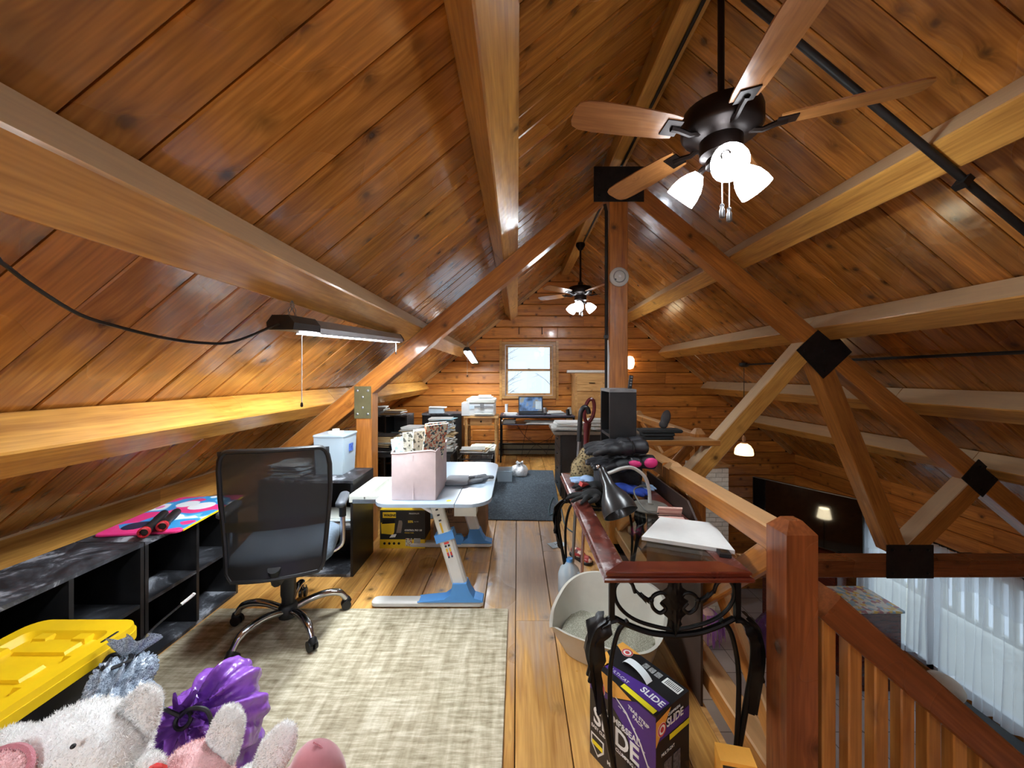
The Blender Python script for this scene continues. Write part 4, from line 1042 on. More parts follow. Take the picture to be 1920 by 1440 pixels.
# --- stacked black tote with yellow lid
TOTE = mat_plain('black_tote_plastic', (38, 36, 40), .5, var=.1); TYEL = mat_plain('yellow_lid_plastic', (240, 196, 24), .38, var=.03)
to = thing('storage_tote', 'black storage tote with bright yellow ribbed lid', 'tote', (-1.635, 1.105, .013))
mb = MB(); a = [(-.155, -.33), (.155, -.33), (.155, .33), (-.155, .33)]; c = [(-.18, -.355), (.18, -.355), (.18, .355), (-.18, .355)]
mb.add([(x, y, 0) for x, y in a] + [(x, y, .46) for x, y in c], [(3, 2, 1, 0), (4, 5, 6, 7)] + [(i, (i + 1) % 4, 4 + (i + 1) % 4, 4 + i) for i in range(4)]); mb.obj('tote_body', TOTE, to)
lid = MB().prism(round_poly(-.205, .205, -.375, .375, (.06,) * 4), .445, .478).obj('lid', TYEL, to, smooth=30)
mb = MB(); outer = round_poly(-.202, .202, -.372, .372, (.058,) * 4); inner = round_poly(-.150, .150, -.305, .305, (.03,) * 4); k = len(outer)
inn2 = round_poly(-.128, .128, -.285, .285, (.02,) * 4)
mb.add([(x, y, .478) for x, y in outer] + [(x * .985, y * .99, .50) for x, y in outer] + [(x, y, .50) for x, y in inner] + [(x, y, .480) for x, y in inn2],
       [(L * k + i, L * k + (i + 1) % k, L * k + k + (i + 1) % k, L * k + k + i) for L in range(3) for i in range(k)] + [list(range(3 * k, 4 * k))])
mb.obj('lid_rim', TYEL, lid, smooth=30)
for y in (-.24, -.12, .0, .12, .24): 
    MB().box((0, y, .484), (.19, .07, .012), taper=.9).obj('lid_rib', TYEL, lid)
for s in (-1, 1):
    for y in (-.2, -.07, .07, .2): MB().box((s * .135, y, .487), (.045, .05, .02), taper=.75).obj('lid_lug', TYEL, lid)
for x in (-.07, .07): MB().box((x, .28, .487), (.06, .04, .02), taper=.75).obj('lid_lug', TYEL, lid)
MB().rbox((.178, .27, .5005), (.010, .06, .002), .005, 3).obj('lid_slot', BLACK, lid)

# --- tied plastic bags
def mat_bag(name, c, c2, scale, rough=.22):
    m, nt, b = _new(name); tc = N(nt, 'ShaderNodeTexCoord'); v = N(nt, 'ShaderNodeTexVoronoi', Scale=scale); nt.links.new(tc.outputs['Object'], v.inputs['Vector'])
    nt.links.new(ramp(nt, [(.25, lin(c)), (.6, lin(c2))], v.outputs['Distance']), b.inputs['Base Color']); b.inputs['Roughness'].default_value = rough
    nz = N(nt, 'ShaderNodeTexNoise', Scale=22.0, Detail=2.0); nt.links.new(tc.outputs['Object'], nz.inputs['Vector'])
    bump(nt, b, nz.outputs['Fac'], .7, .02); b.inputs['Specular IOR Level'].default_value = .6
    return m
def tied_bag(name, label, base, r, knot, mat, seed, pleats=26, sq=1.0, tail=None, strapmat=BLACK):
    """drawstring bag: round body, pleats gathering into a knot, splayed mouth above it"""
    rnd = random.Random(seed); t = thing(name, label, 'bag', base)
    k = Vector(knot) - Vector(base); hb = k.z; n = pleats * 4
    prof = [(.62, 0.0, 0), (.9, .04, 0), (1.0, .22, .01), (1.0, .42, .015), (.94, .60, .03), (.76, .76, .07), (.48, .88, .16), (.24, .96, .22), (.12, 1.0, .15), (.16, 1.05, .3), (.30, 1.13, .28), (.42, 1.17, .3)]
    ph = [rnd.uniform(0, 6.28) for _ in range(8)]; rows = []
    for (f, z, am) in prof:
        row = []
        u = max(0, min(1, (z - .3) / .7)); u = u * u * (3 - 2 * u); c0 = Vector((k.x * u, k.y * u, 0))
        for j in range(n):
            a = 2 * math.pi * j / n
            w = 1 + am * math.sin(a * pleats + ph[0]) * .5 + .07 * math.sin(a * 3 + ph[1] + z * 3) + .05 * math.sin(a * 5 + ph[2] - z * 5)
            rr_ = r * f * w
            row.append(c0 + Vector((rr_ * math.cos(a), rr_ * math.sin(a) * sq, hb * z + .012 * math.sin(a * 4 + ph[3]) * z)))
        rows.append(row)
    vs_ = [p for q in rows for p in q]; m_ = len(rows)
    fs = [(i * n + j, i * n + (j + 1) % n, (i + 1) * n + (j + 1) % n, (i + 1) * n + j) for i in range(m_ - 1) for j in range(n)] + [list(range(n))[::-1]]
    MB().add(vs_, fs).obj('bag_body', mat, t, smooth=60)
    MB().tube([k + Vector((r * .14 * math.cos(a), r * .14 * math.sin(a), 0)) for a in [i * math.pi / 6 for i in range(12)]], .007, 6, close=True).obj('drawstring', strapmat, t, smooth=True)
    return t, k
BAGG = mat_bag('grey_patterned_bag', (96, 106, 120), (168, 180, 194), 260.0)
BAGP = mat_bag('purple_bag', (124, 70, 170), (150, 92, 196), 5.0)
def knotted_bag(label, base, blobs, knot, kdir, mat, folds, amp, seed, ruffle=.05):
    t = thing('drawstring_bag', label, 'bag', base); B0 = Vector(base); k = Vector(knot) - Vector((B0.x, B0.y, .012)); kd = Vector(kdir).normalized()
    e1 = kd.orthogonal().normalized(); e2 = kd.cross(e1); mb = MB()
    for (c, d_, r_) in blobs: mb.ell(Vector(c) - Vector((B0.x, B0.y, .012)), d_, r_, 20, 14)
    def disp(c):
        v = c - k; L = v.length; w = v - kd * v.dot(kd); a = math.atan2(w.dot(e2), w.dot(e1))
        f = math.exp(-L / .16) * (1 - math.exp(-L / .02))
        return amp * f * (math.sin(a * folds + 2 * noise.noise(c * 9)) + .5 * math.sin(a * folds * 2.3 + 1)) + .010 * noise.noise(c * 14 + Vector((seed, 0, 0))) + .006 * abs(noise.noise(c * 34)) - .03 * math.exp(-(L / .045) ** 2)
    mk('bag_body', remesh(mb, .0065, 6, disp), mat, t)
    rows = []
    for i in range(6):
        f = i / 5; r_ = .016 + ruffle * f ** .8
        rows.append([k + kd * (-.012 + .05 * f) + (e1 * math.cos(w) + e2 * math.sin(w)) * r_ * (1 + .35 * f * math.sin(w * 9 + 1)) + kd * .012 * f * math.sin(w * 5) for w in [2 * math.pi * j / 54 for j in range(55)]])
    MB().grid(rows).obj('gathered_mouth', mat, t, smooth=70)
    MB().tube([k + (e1 * math.cos(w) + e2 * math.sin(w)) * .02 + kd * .002 for w in [2 * math.pi * j / 14 for j in range(14)]], .006, 6, close=True).obj('drawstring', BLACK, t, smooth=True)
    return t, k
gk = (-1.345, 1.335, .47)
t, k = knotted_bag('grey dotted plastic bag tied with black drawstring beside the tote', (-1.285, 1.22, .028), [((-1.285, 1.20, .17), (.24, .36, .32), None), ((-1.29, 1.20, .30), (.22, .30, .26), None), ((-1.335, 1.29, .40), (.12, .17, .15), None)], gk, (-.15, .6, .8), BAGG, 13, .03, 3, .045)
MB().tube(spline([k + Vector((0, 0, 0)), k + Vector((.03, .06, .05)), k + Vector((.075, .15, .10))], 5), .004, 6).obj('strap_tail', BLACK, t)
MB().tube(spline([k + Vector((.065, .13, .09)), k + Vector((.08, .16, .105)), k + Vector((.085, .165, .112))], 3), .006, 6).obj('strap_clip', PAPER, t)
MB().tube(spline([k, k + Vector((.05, -.05, .01)), k + Vector((.0, -.085, .005)), k + Vector((-.04, -.03, .01)), k], 6), .006, 6).obj('strap_loop', BLACK, t, smooth=True)
pk = (-.985, 1.135, .415)
t, k = knotted_bag('shiny purple plastic bag tied with a black drawstring bow', (-1.02, 1.24, .028), [((-1.0, 1.24, .17), (.29, .30, .32), None), ((-.97, 1.24, .31), (.27, .26, .26), (0, .25, 0)), ((-.955, 1.27, .40), (.17, .17, .15), (0, .3, 0)), ((-1.05, 1.2, .28), (.22, .2, .2), None)], pk, (.1, -.75, .55), BAGP, 11, .032, 8, .04)
for sgn in (-1, 1):
    MB().tube(spline([k + Vector((0, -.01, .02)), k + Vector((sgn * .04, -.025, .055)), k + Vector((sgn * .085, -.02, .045)), k + Vector((sgn * .10, -.025, -.01)), k + Vector((sgn * .07, -.045, -.06)), k + Vector((sgn * .05, -.05, -.07))], 6), .0055, 6).obj('bow_loop', BLACK, t, smooth=True)

# --- plush toys heaped in the foreground
def mat_fur(name, c):
    m, nt, b = _new(name); tc = N(nt, 'ShaderNodeTexCoord'); nz = N(nt, 'ShaderNodeTexNoise', Scale=90.0, Detail=3.0, Roughness=.7); nt.links.new(tc.outputs['Object'], nz.inputs['Vector'])
    n2 = N(nt, 'ShaderNodeTexNoise', Scale=9.0, Detail=2.0); nt.links.new(tc.outputs['Object'], n2.inputs['Vector'])
    c = lin(c); d = tuple(v * .93 for v in c[:3]) + (1,)
    nt.links.new(ramp(nt, [(.3, d), (.62, c)], math_(nt, 'ADD', math_(nt, 'MULTIPLY', nz.outputs['Fac'], .6), math_(nt, 'MULTIPLY', n2.outputs['Fac'], .4))), b.inputs['Base Color'])
    b.inputs['Roughness'].default_value = .95; b.inputs['Sheen Weight'].default_value = .5; b.inputs['Specular IOR Level'].default_value = .1
    bump(nt, b, nz.outputs['Fac'], .8, .01)
    return m
FURW = mat_fur('white_plush', (255, 253, 250)); FURP = mat_fur('pink_plush', (255, 206, 206)); FURD = mat_fur('rose_plush', (206, 130, 140))
def fuzz(me, n, L, seed):
    """short pile standing on a plush skin"""
    rng = np.random.default_rng(seed); me.calc_loop_triangles()
    V = np.empty(len(me.vertices) * 3); me.vertices.foreach_get('co', V); V = V.reshape(-1, 3)
    NR = np.array([v.normal[:] for v in me.vertices])
    T = np.empty(len(me.loop_triangles) * 3, dtype=np.int64); me.loop_triangles.foreach_get('vertices', T); T = T.reshape(-1, 3)
    A = V[T[:, 0]]; B = V[T[:, 1]]; C = V[T[:, 2]]; ar = np.linalg.norm(np.cross(B - A, C - A), axis=1); pick = rng.choice(len(T), n, p=ar / ar.sum())
    u = rng.random(n); v = rng.random(n); f = u + v > 1; u[f] = 1 - u[f]; v[f] = 1 - v[f]
    p = A[pick] + (B - A)[pick] * u[:, None] + (C - A)[pick] * v[:, None]; nn = NR[T[pick, 0]]
    d = nn + rng.normal(0, .45, (n, 3)); d /= np.linalg.norm(d, axis=1)[:, None]
    s = np.cross(d, rng.normal(0, 1, (n, 3))); s /= np.linalg.norm(s, axis=1)[:, None] + 1e-9
    l = L * rng.uniform(.5, 1.2, n)[:, None]
    q = np.stack([p - s * .0009, p + s * .0009, p + d * l], 1).reshape(-1, 3)
    out = bpy.data.meshes.new('pile'); out.from_pydata(q.tolist(), [], np.arange(n * 3).reshape(-1, 3).tolist()); out.update()
    return out
def plush_part(name, mb, mat, parent, voxel=.008, fz=9000, L=.008, seed=1, disp=True):
    me = remesh(mb, voxel, 5, (lambda c: .004 * noise.noise(c * 30) + .003 * noise.noise(c * 70)) if disp else None)
    o = mk(name, me, mat, parent)
    if fz:
        f = mk('pile', fuzz(me, fz, L, seed), mat, o); f['kind'] = 'stuff'
    return o
# big white plush dog lying on its back toys
t = thing('plush_toy', 'large white plush animal with a pink round muzzle patch beside the tote', 'plush toy', (-1.075, .92, .022)); t.scale = (1.05, 1.05, 1.22)
mb = MB().ell((-.01, 0, .17), (.27, .28, .34)).ell((.0, .02, .385), (.28, .24, .22)).ell((.07, .0, .42), (.15, .15, .14)).ell((-.06, -.02, .42), (.16, .16, .13))
plush_part('body', mb, FURW, t, .010, 16000, .010, 1)
plush_part('ear', MB().ell((.105, .055, .455), (.10, .055, .15), (0, .5, 0)).ell((.08, .05, .40), (.09, .07, .12)), FURW, t, .008, 6000, .008, 2)
plush_part('ear', MB().ell((-.125, -.0, .43), (.10, .08, .10), (0, -.5, 0)), FURW, t, .008, 4000, .008, 3)
mz = plush_part('muzzle_patch', MB().ell((-.045, -.085, .455), (.13, .09, .06), (.6, 0, 0)), FURP, t, .007, 5000, .006, 4)
MB().tube([Vector((-.045, -.09, .462)) + Vector((.062 * math.cos(a), .034 * math.sin(a), .026 * math.sin(a))) for a in [i * math.pi / 12 for i in range(24)]], .007, 6, close=True).obj('patch_ruffle', FURD, t, smooth=True)
MB().ell((.075, -.055, .488), (.010, .010, .008)).obj('eye', BLACK, t, smooth=True)
# pink plush with red gem and long white ears
t = thing('plush_toy', 'pink and white plush with long white ears and a red gem', 'plush toy', (-.845, .97, .020)); t.scale = (.95, .95, 1.15)
plush_part('body', MB().ell((0.03, 0, .16), (.20, .24, .32)).ell((.02, .0, .33), (.20, .19, .18)).ell((-.05, -.02, .34), (.10, .1, .1)), FURP, t, .009, 12000, .008, 5)
plush_part('ear', MB().ell((.075, .045, .40), (.095, .06, .18), (-.1, .28, 0)), FURW, t, .007, 5000, .007, 6)
plush_part('ear', MB().ell((.215, .05, .375), (.085, .06, .16), (-.1, .62, 0)).ell((.145, .035, .315), (.16, .06, .07), (0, -.35, 0)), FURW, t, .007, 5000, .007, 7)
plush_part('ruff', MB().ell((-.06, -.02, .37), (.08, .08, .08)).ell((-.04, -.05, .42), (.07, .06, .06)), FURW, t, .007, 4000, .007, 8)
gem = mat_plain('red_gem', (224, 70, 70), .12, var=.15, coat=.6)
MB().ell((.0, -.075, .425), (.055, .04, .062), (.3, 0, .3), 8, 5).obj('gem', gem, t)
# pink smooth cushion toy
t = thing('plush_toy', 'smooth dusty pink plush limb on the near edge of the rug', 'plush toy', (-.52, .90, .012)); t.scale = (.95, .95, 1.36)
mm = mat_plain('dusty_pink_velour', (196, 124, 132), .8, var=.06, scale=12); mm.node_tree.nodes['Principled BSDF'].inputs['Sheen Weight'].default_value = .6
plush_part('body', MB().ell((.0, 0, .16), (.22, .20, .32)).ell((.045, .02, .345), (.15, .13, .12), (0, .5, 0)).ell((-.03, 0, .29), (.15, .14, .16)), mm, t, .008, 0, disp=False)
MB().tube([Vector((.045, .02, .345)) + Vector((.074 * math.cos(a) * .88 + .006, .0, .060 * math.sin(a) - .074 * math.cos(a) * .45)) for a in [i * math.pi / 12 for i in range(-5, 8)]], .0025, 5).obj('stitching', FURD, t)

# ================================================================== FAR END OF THE LOFT
# --- dark desk under the window with laptop
DW = mat_plain('dark_desk_top', (84, 84, 100), .35, var=.1)
fd = thing('computer_desk', 'dark metal frame desk under the gable window', 'desk', (.33, 6.62, 0))
MB().bb(-.62, .62, -.27, .27, .755, .775).obj('desk_top', DW, fd)
MB().bb(-.60, .60, -.22, .25, .615, .63).obj('under_shelf', DW, fd)
for sx in (-.605, .605):
    for sy in (-.255, .255): MB().bb(sx - .012, sx + .012, sy - .012, sy + .012, 0, .755).obj('leg', IRON, fd)
for sx in (-.605, .605): MB().bb(sx - .01, sx + .01, -.24, .24, .05, .07).obj('foot_bar', IRON, fd)
MB().bb(-.6, .6, -.262, -.248, .735, .755).obj('front_bar', IRON, fd)
MB().bb(-.6, .6, .25, .262, .2, .22).obj('rear_bar', IRON, fd)
# laptop
m_scr, nt, b = _new('laptop_screen')
tc = N(nt, 'ShaderNodeTexCoord'); nz = N(nt, 'ShaderNodeTexNoise', Scale=6.0, Detail=3.0); nt.links.new(tc.outputs['Object'], nz.inputs['Vector'])
cc = ramp(nt, [(.35, lin((50, 60, 76))), (.5, lin((84, 112, 150))), (.6, lin((120, 118, 104))), (.7, lin((66, 84, 116)))], nz.outputs['Fac'])
nt.links.new(cc, b.inputs['Base Color']); nt.links.new(cc, b.inputs['Emission Color']); b.inputs['Emission Strength'].default_value = .35; b.inputs['Roughness'].default_value = .2
lp = thing('laptop', 'open laptop showing a map on the desk under the window', 'laptop', (.235, 6.63, .776))
MB().rbox((0, 0, .011), (.42, .28, .018), .02, 3).obj('base', PLATE, lp)
sc2 = MB().box((0, 0, .145), (.43, .012, .285)).obj('lid', BLACK, lp, M=Matrix.Translation((0, .13, .012)) @ Matrix.Rotation(R(-14), 4, 'X'))
MB().bb(-.198, .198, -.0078, -.0062, .028, .27).obj('screen', m_scr, sc2)
MB().bb(.085, .19, -.0085, -.0078, .06, .20).obj('side_panel', PAPERB, sc2)
MB().bb(-.17, .17, -.07, .08, .0202, .0215).obj('keyboard', BLACK, lp)
# things on that desk
paper_pile('paper_stack', 'cream paper pad beside the laptop', 'papers', (-.12, 6.52, .776), .24, .2, 4, .008, .01, [PAPER], 8)
paper_pile('paper_stack', 'loose sheets on the desk below the wooden cabinet', 'papers', (.67, 6.62, .776), .28, .2, 7, .006, .04, [PAPER, PAPERB], 9)
tag(MB().lathe([(.001, 0), (.03, 0), (.032, .01), (.032, .10), (.026, .115), (.001, .117)], 14).obj('drink_can', GALV, smooth=40, M=Matrix.Translation((.475, 6.60, .776))), 'silver drink can on the desk right of the laptop', 'can')
tag(MB().lathe([(.001, 0), (.022, 0), (.024, .05), (.028, .16), (.03, .165), (.001, .166)], 14).obj('white_tumbler', WHITE, smooth=40, M=Matrix.Translation((-.19, 6.72, .776))), 'tall white tumbler beside the laptop', 'cup')
mo = thing('computer_mouse', 'black computer mouse on the desk', 'mouse', (.46, 6.5, .776)); MB().ell((0, 0, .014), (.055, .09, .035)).obj('shell', BLACK, mo, smooth=True)
paper_pile('paper_stack', 'white cloths folded on the desk under-shelf', 'papers', (-.15, 6.58, .631), .24, .24, 4, .012, .02, [PAPER], 10)
paper_pile('paper_stack', 'blue and white envelopes on the desk under-shelf', 'papers', (.42, 6.54, .631), .5, .2, 5, .008, .06, [PAPERB, PAPER, mat_plain('blue_folder', (70, 84, 190), .6)], 12)
pa = thing('phone_cradle', 'small dark phone set at the desk corner', 'phone', (.86, 6.44, .776), R(25)); MB().box((0, 0, .05), (.07, .05, .10), rot=(-.3, 0, 0)).obj('cradle', BLACK, pa); MB().box((.02, .0, .07), (.035, .06, .12), rot=(-.3, 0, 0)).obj('handset', PAPERG, pa)
wbx = thing('wooden_box', 'small yellow wooden box at the desk edge', 'box', (.87, 6.48, .631)); MB().bb(-.05, .05, -.05, .05, 0, .11).obj('body', W_YEL, wbx); MB().bb(-.052, .052, -.052, .052, .085, .115).obj('lid', W_YEL, wbx)
# tangle of cables below the desk
for i, pts in enumerate(([(-.05, 6.85, .62), (.15, 6.8, .35), (.40, 6.8, .18), (.55, 6.8, .03)], [(.2, 6.86, .62), (.12, 6.84, .3), (.08, 6.8, .04)], [(.75, 6.85, .62), (.6, 6.8, .35), (.3, 6.78, .2), (.15, 6.7, .02)], [(.85, 6.8, .4), (.65, 6.78, .42), (.5, 6.75, .03)])):
    tag(MB().tube(spline(pts, 6), .004, 5).obj('cable', BLACK, smooth=True), 'thin black cable hanging below the computer desk', 'cable', 'cables below the computer desk')
# baseboard heater
HEAT = mat_plain('olive_grey_metal', (108, 104, 86), .5, .3)
bh = thing('baseboard_heater', 'long grey baseboard heater along the far log wall under the desk', 'heater', (.35, 6.945, 0))
MB().bb(-.8, .9, -.045, .05, .03, .20).obj('casing', HEAT, bh); MB().bb(-.8, .9, -.055, -.045, .10, .125).obj('front_slot', PLATE, bh); MB().bb(-.8, .9, -.05, .05, .20, .215).obj('top_rail', HEAT, bh)
for x in (-.79, .89): MB().bb(x - .01, x + .01, -.057, .05, .0, .217).obj('end_cap', HEAT, bh)
# --- printer on a small pine table
pt_ = thing('side_table', 'small pine table with one drawer carrying the white printer', 'table', (-.57, 6.25, 0))
MB().bb(-.27, .27, -.23, .23, .775, .80).obj('table_top', W_YEL, pt_)
for s in (-1, 1): MB().bb(s * .24, s * .225, -.19, .19, .66, .775).obj('apron', W_YEL, pt_)
MB().bb(-.24, .24, .185, .2, .66, .775).obj('apron', W_YEL, pt_)
MB().bb(-.225, .225, -.20, -.188, .655, .668).obj('front_rail', W_YEL, pt_); 
d_ = MB().bb(-.17, .17, -.206, -.19, .675, .765).obj('drawer_front', W_TRIM, pt_); MB().lathe([(.001, 0), (.008, 0), (.008, .012), (.015, .02), (.001, .026)], 10, (0, -.206, .72), M=Matrix.Rotation(R(90), 3, 'X')).obj('knob', IRON, d_)
for sx in (-.225, .225): MB().bb(sx - .05 if sx < 0 else sx - .005, sx + .005 if sx < 0 else sx + .05, -.204, -.19, .66, .775).obj('front_stile', W_YEL, pt_)
for sx in (-.235, .235):
    for sy in (-.195, .195): MB().lathe([(.014, 0), (.022, .12), (.025, .5), (.021, .62), (.027, .64), (.027, .775)], 10, (sx, sy, 0)).obj('leg', W_YEL, pt_, smooth=True)
pr = thing('printer', 'white multifunction printer on the small pine table', 'printer', (-.575, 6.24, .801))
MB().rbox((.0, 0, .10), (.44, .38, .20), .03, 4).obj('body', WHITE, pr, smooth=40)
MB().rbox((.0, .0, .238), (.46, .40, .07), .03, 4).obj('scanner_lid', CREAM, pr, smooth=40)
MB().rbox((.0, .02, .285), (.36, .26, .025), .05, 4).obj('document_feeder', WHITE, pr, smooth=40)
MB().box((.05, -.05, .305), (.2, .2, .012), rot=(.12, 0, 0)).obj('feeder_tray', WHITE, pr)
MB().bb(-.30, -.18, -.215, .1, .01, .21).obj('side_module', WHITE, pr); MB().bb(-.175, -.10, -.196, -.188, .11, .17).obj('display', PAPERB, pr)
MB().bb(-.10, .19, -.235, -.18, .03, .045).obj('output_tray', CREAM, pr); MB().bb(-.10, .19, -.2, -.185, .14, .165).obj('paper_slot', mat_plain('shadow_grey_plastic', (150, 154, 158), .5), pr)
MB().box((.02, -.195, .17), (.06, .012, .09), rot=(-.3, 0, .15)).obj('paper_catch', GALV, pr)
MB().bb(-.10, .19, -.194, -.186, .06, .065).obj('drawer_line', MATS['shadow_grey_plastic'], pr)
# --- low black cabinet and white carton on it
bc = thing('black_cabinet', 'low black cabinet beside the pine printer table', 'cabinet', (-1.22, 6.42, 0))
MB().bb(-.32, .32, -.2, .2, 0, .80).obj('body', BLKLAM, bc); MB().bb(-.325, .325, -.21, .205, .80, .825).obj('top', m_dust, bc); 
for s in (-1, 1): MB().bb(.005 * s, .315 * s, -.212, -.2, .03, .79).obj('door', BLKLAM, bc)
bx = thing('paper_box', 'pale blue paper box on the low black cabinet', 'box', (-1.33, 6.35, .826), R(6))
MB().bb(-.12, .12, -.09, .09, 0, .085).obj('body', PAPERB, bx); MB().box((.02, 0, .092), (.28, .2, .01), rot=(0, .03, 0)).obj('lid', PAPER, bx)
# --- black open shelf with heaps of paper against the slope
cube_shelf('tall black shelf heaped with papers under the far slope', -1.98, -1.42, 4.95, 5.28, .93, 2, 3, '-y')
for i, (x, z, n, mm) in enumerate(((-1.84, .93, 9, None), (-1.62, .93, 6, [PAPER, PAPERT]), (-1.82, .625, 5, [PAPERB, PAPER]), (-1.58, .625, 4, None))):
    paper_pile('paper_stack', ['untidy heap of white papers on the tall black shelf', 'folded brown and white papers on the tall black shelf', 'bluish papers inside the tall black shelf', 'grey papers inside the tall black shelf'][i], 'papers', (x, 5.08, z + .001 + (.009 if z < .9 else 0)), .24, .24, n, .009, .03, mm, 30 + i)
# --- paper-laden low table in the middle
lt = thing('low_table', 'low black table buried under stacks of newspaper', 'table', (-1.14, 4.42, 0))
MB().bb(-.52, .42, -.27, .27, .56, .585).obj('table_top', BLKLAM, lt)
for sx in (-.49, .39):
    for sy in (-.24, .24): MB().bb(sx - .02, sx + .02, sy - .02, sy + .02, 0, .56).obj('leg', BLKLAM, lt)
MB().bb(-.47, .37, -.22, .22, .14, .155).obj('under_shelf', BLKLAM, lt)
NP = [PAPERG, PAPER, PAPERT, PAPERG, PAPERB]
for i, (x, y, w, d, n, t_, lab) in enumerate(((-.86, 4.40, .27, .28, 30, .0105, 'newspaper in the tallest stack on the low black table'), (-1.19, 4.42, .25, .26, 22, .0105, 'folder in the tan pile in the middle of the low black table'), (-1.50, 4.42, .25, .28, 14, .012, 'binder in the dark pile on the low black table by the slope'))):
    paper_pile('newspaper', lab, ['newspaper', 'folder', 'binder'][i], (x, y, .586), w, d, n, t_, .022, [NP, [PAPERT, PAPER, PAPERG], [PLATE, PAPERT, PAPERG]][i], 40 + i, part=['newspaper', 'folder', 'binder'][i], single=True, group=['newspapers in the tallest stack', 'folders in the tan pile', 'binders in the dark pile'][i])
paper_pile('paper_stack', 'pale blue sheet and envelopes topping the tallest newspaper stack', 'papers', (-.86, 4.38, .586 + 30 * .0118 + .006), .3, .24, 3, .004, .03, [PAPER, mat_plain('aqua_paper', (140, 206, 222), .7)], 50)
# --- wire cart with box files, grey crate
wc = thing('wire_cart', 'black wire cart of small drawers below the newspaper stacks', 'cart', (-.50, 4.72, 0))
for sx in (-.2, .2):
    for sy in (-.16, .16): MB().cyl((sx, sy, 0), (sx, sy, .46), .01, n=8).obj('post', IRON, wc)
for z in (.08, .27, .45):
    mb = MB()
    for k_ in range(7): mb.cyl((-.2 + k_ * .4 / 6, -.16, z), (-.2 + k_ * .4 / 6, .16, z), .004, n=5)
    for sy in (-.16, .16): mb.cyl((-.2, sy, z), (.2, sy, z), .006, n=6); mb.cyl((-.2, sy, z + .06), (.2, sy, z + .06), .005, n=6)
    mb.obj('wire_tray', IRON, wc)
rnd = random.Random(9)
for i in range(7):
    x = -.50 - .15 + (i % 4) * .1; z = .085 if i < 4 else .276
    bx = tag(MB().rbox((0, 0, .04), (.07, .2, .08), .02, 3).obj('small_box', [GALV, PLATE, PAPERG, BLACK][i % 4], smooth=40, M=Matrix.Translation((x, 4.72, z))), ['silver trinket box in the wire cart', 'dark trinket box in the wire cart', 'grey trinket box in the wire cart', 'black trinket box in the wire cart'][i % 4], 'box', 'trinket boxes in the wire cart')
paper_pile('paper_stack', 'white documents on top of the black wire cart', 'papers', (-.51, 4.70, .516), .3, .24, 5, .008, .03, [PAPER, PAPERG, PAPERT], 60)
GCR = mat_plain('grey_crate_plastic', (166, 170, 176), .5)
gc = thing('file_crate', 'grey plastic file crate with papers on its lid by the wire cart', 'crate', (-.47, 5.22, 0))
MB().rbox((0, 0, .225), (.32, .40, .45), .03, 3).obj('body', GCR, gc, smooth=40); MB().rbox((0, 0, .462), (.35, .43, .024), .03, 3).obj('lid', CREAM, gc, smooth=40)
MB().bb(.155, .163, -.1, .02, .2, .36).obj('sticker', COMIC[0], gc)
paper_pile('paper_stack', 'green tinted sheets on the grey file crate', 'papers', (-.47, 5.2, .475), .26, .3, 3, .006, .02, [PAPER, mat_plain('pale_green_paper', (206, 214, 180), .8)], 61)
ct = thing('plastic_tub', 'small clear plastic tub on the floor beside the crate', 'tub', (-.17, 5.32, 0))
mb = MB(); w, d, h = .20, .26, .15
mb.bb(-w / 2, w / 2, -d / 2, d / 2, .001, .006)
for s in (-1, 1): mb.bb(s * w / 2, s * (w / 2 - .005), -d / 2, d / 2, .006, h); mb.bb(-w / 2, w / 2, s * d / 2, s * (d / 2 - .005), .006, h)
mb.obj('body', FROST, ct); MB().bb(-w / 2 - .008, w / 2 + .008, -d / 2 - .008, -d / 2 + .004, h - .012, h).obj('rim', FROST, ct)
blc = tag(MB().ell((0, 0, .05), (.10, .16, .10)).obj('blue_pouch', mat_plain('royal_blue_cloth', (52, 58, 190), .7), smooth=True, M=Matrix.Translation((-.31, 5.06, .155))), 'royal blue pouch lying at the grey crate', 'pouch') if False else None
t, k = tied_bag('shopping_bag', 'crumpled white plastic shopping bag on the floor near the heater', (.02, 5.55, .001), .13, (.03, 5.56, .16), mat_bag('white_film', (206, 208, 212), (232, 234, 236), 40, .35), 13, 12)
# --- wooden drawer cabinet and roll on top
wcab = thing('drawer_cabinet', 'tall pale wooden drawer cabinet right of the gable window', 'cabinet', (1.25, 6.72, 0))
MB().bb(-.27, .29, -.22, .24, 0, 1.45).obj('carcass', W_YEL, wcab); MB().bb(-.285, .305, -.235, .245, 1.45, 1.475).obj('top', W_YEL, wcab)
for i in range(5):
    d_ = MB().bb(-.24, .26, -.236, -.22, .06 + i * .28, .06 + i * .28 + .265).obj('drawer_front', W_YEL, wcab); MB().bb(-.04, .06, -.25, -.236, .19 + i * .28, .2 + i * .28).obj('handle', IRON, d_)
tag(MB().cyl((-.42, 0, 0), (.55, 0, 0), .028, n=14).obj('paper_roll', PAPER, smooth=40, M=Matrix.Translation((1.27, 6.62, 1.506)) @ Matrix.Rotation(R(4), 4, 'Z')), 'long white paper roll lying on the wooden drawer cabinet', 'roll')
# wall hooks above the window
for x in (.03, .45):
    hk = MB().tube(spline([(0, 0, .06), (0, -.02, .05), (0, -.012, .0), (0, -.012, -.05), (0, -.04, -.07), (0, -.05, -.045)], 4), .006, 6).obj('wall_hook', IRON, smooth=True, M=Matrix.Translation((x, YF - .006, 2.26)))
    tag(hk, 'black iron hook on the log wall above the window', 'hook', 'iron hooks above the gable window')
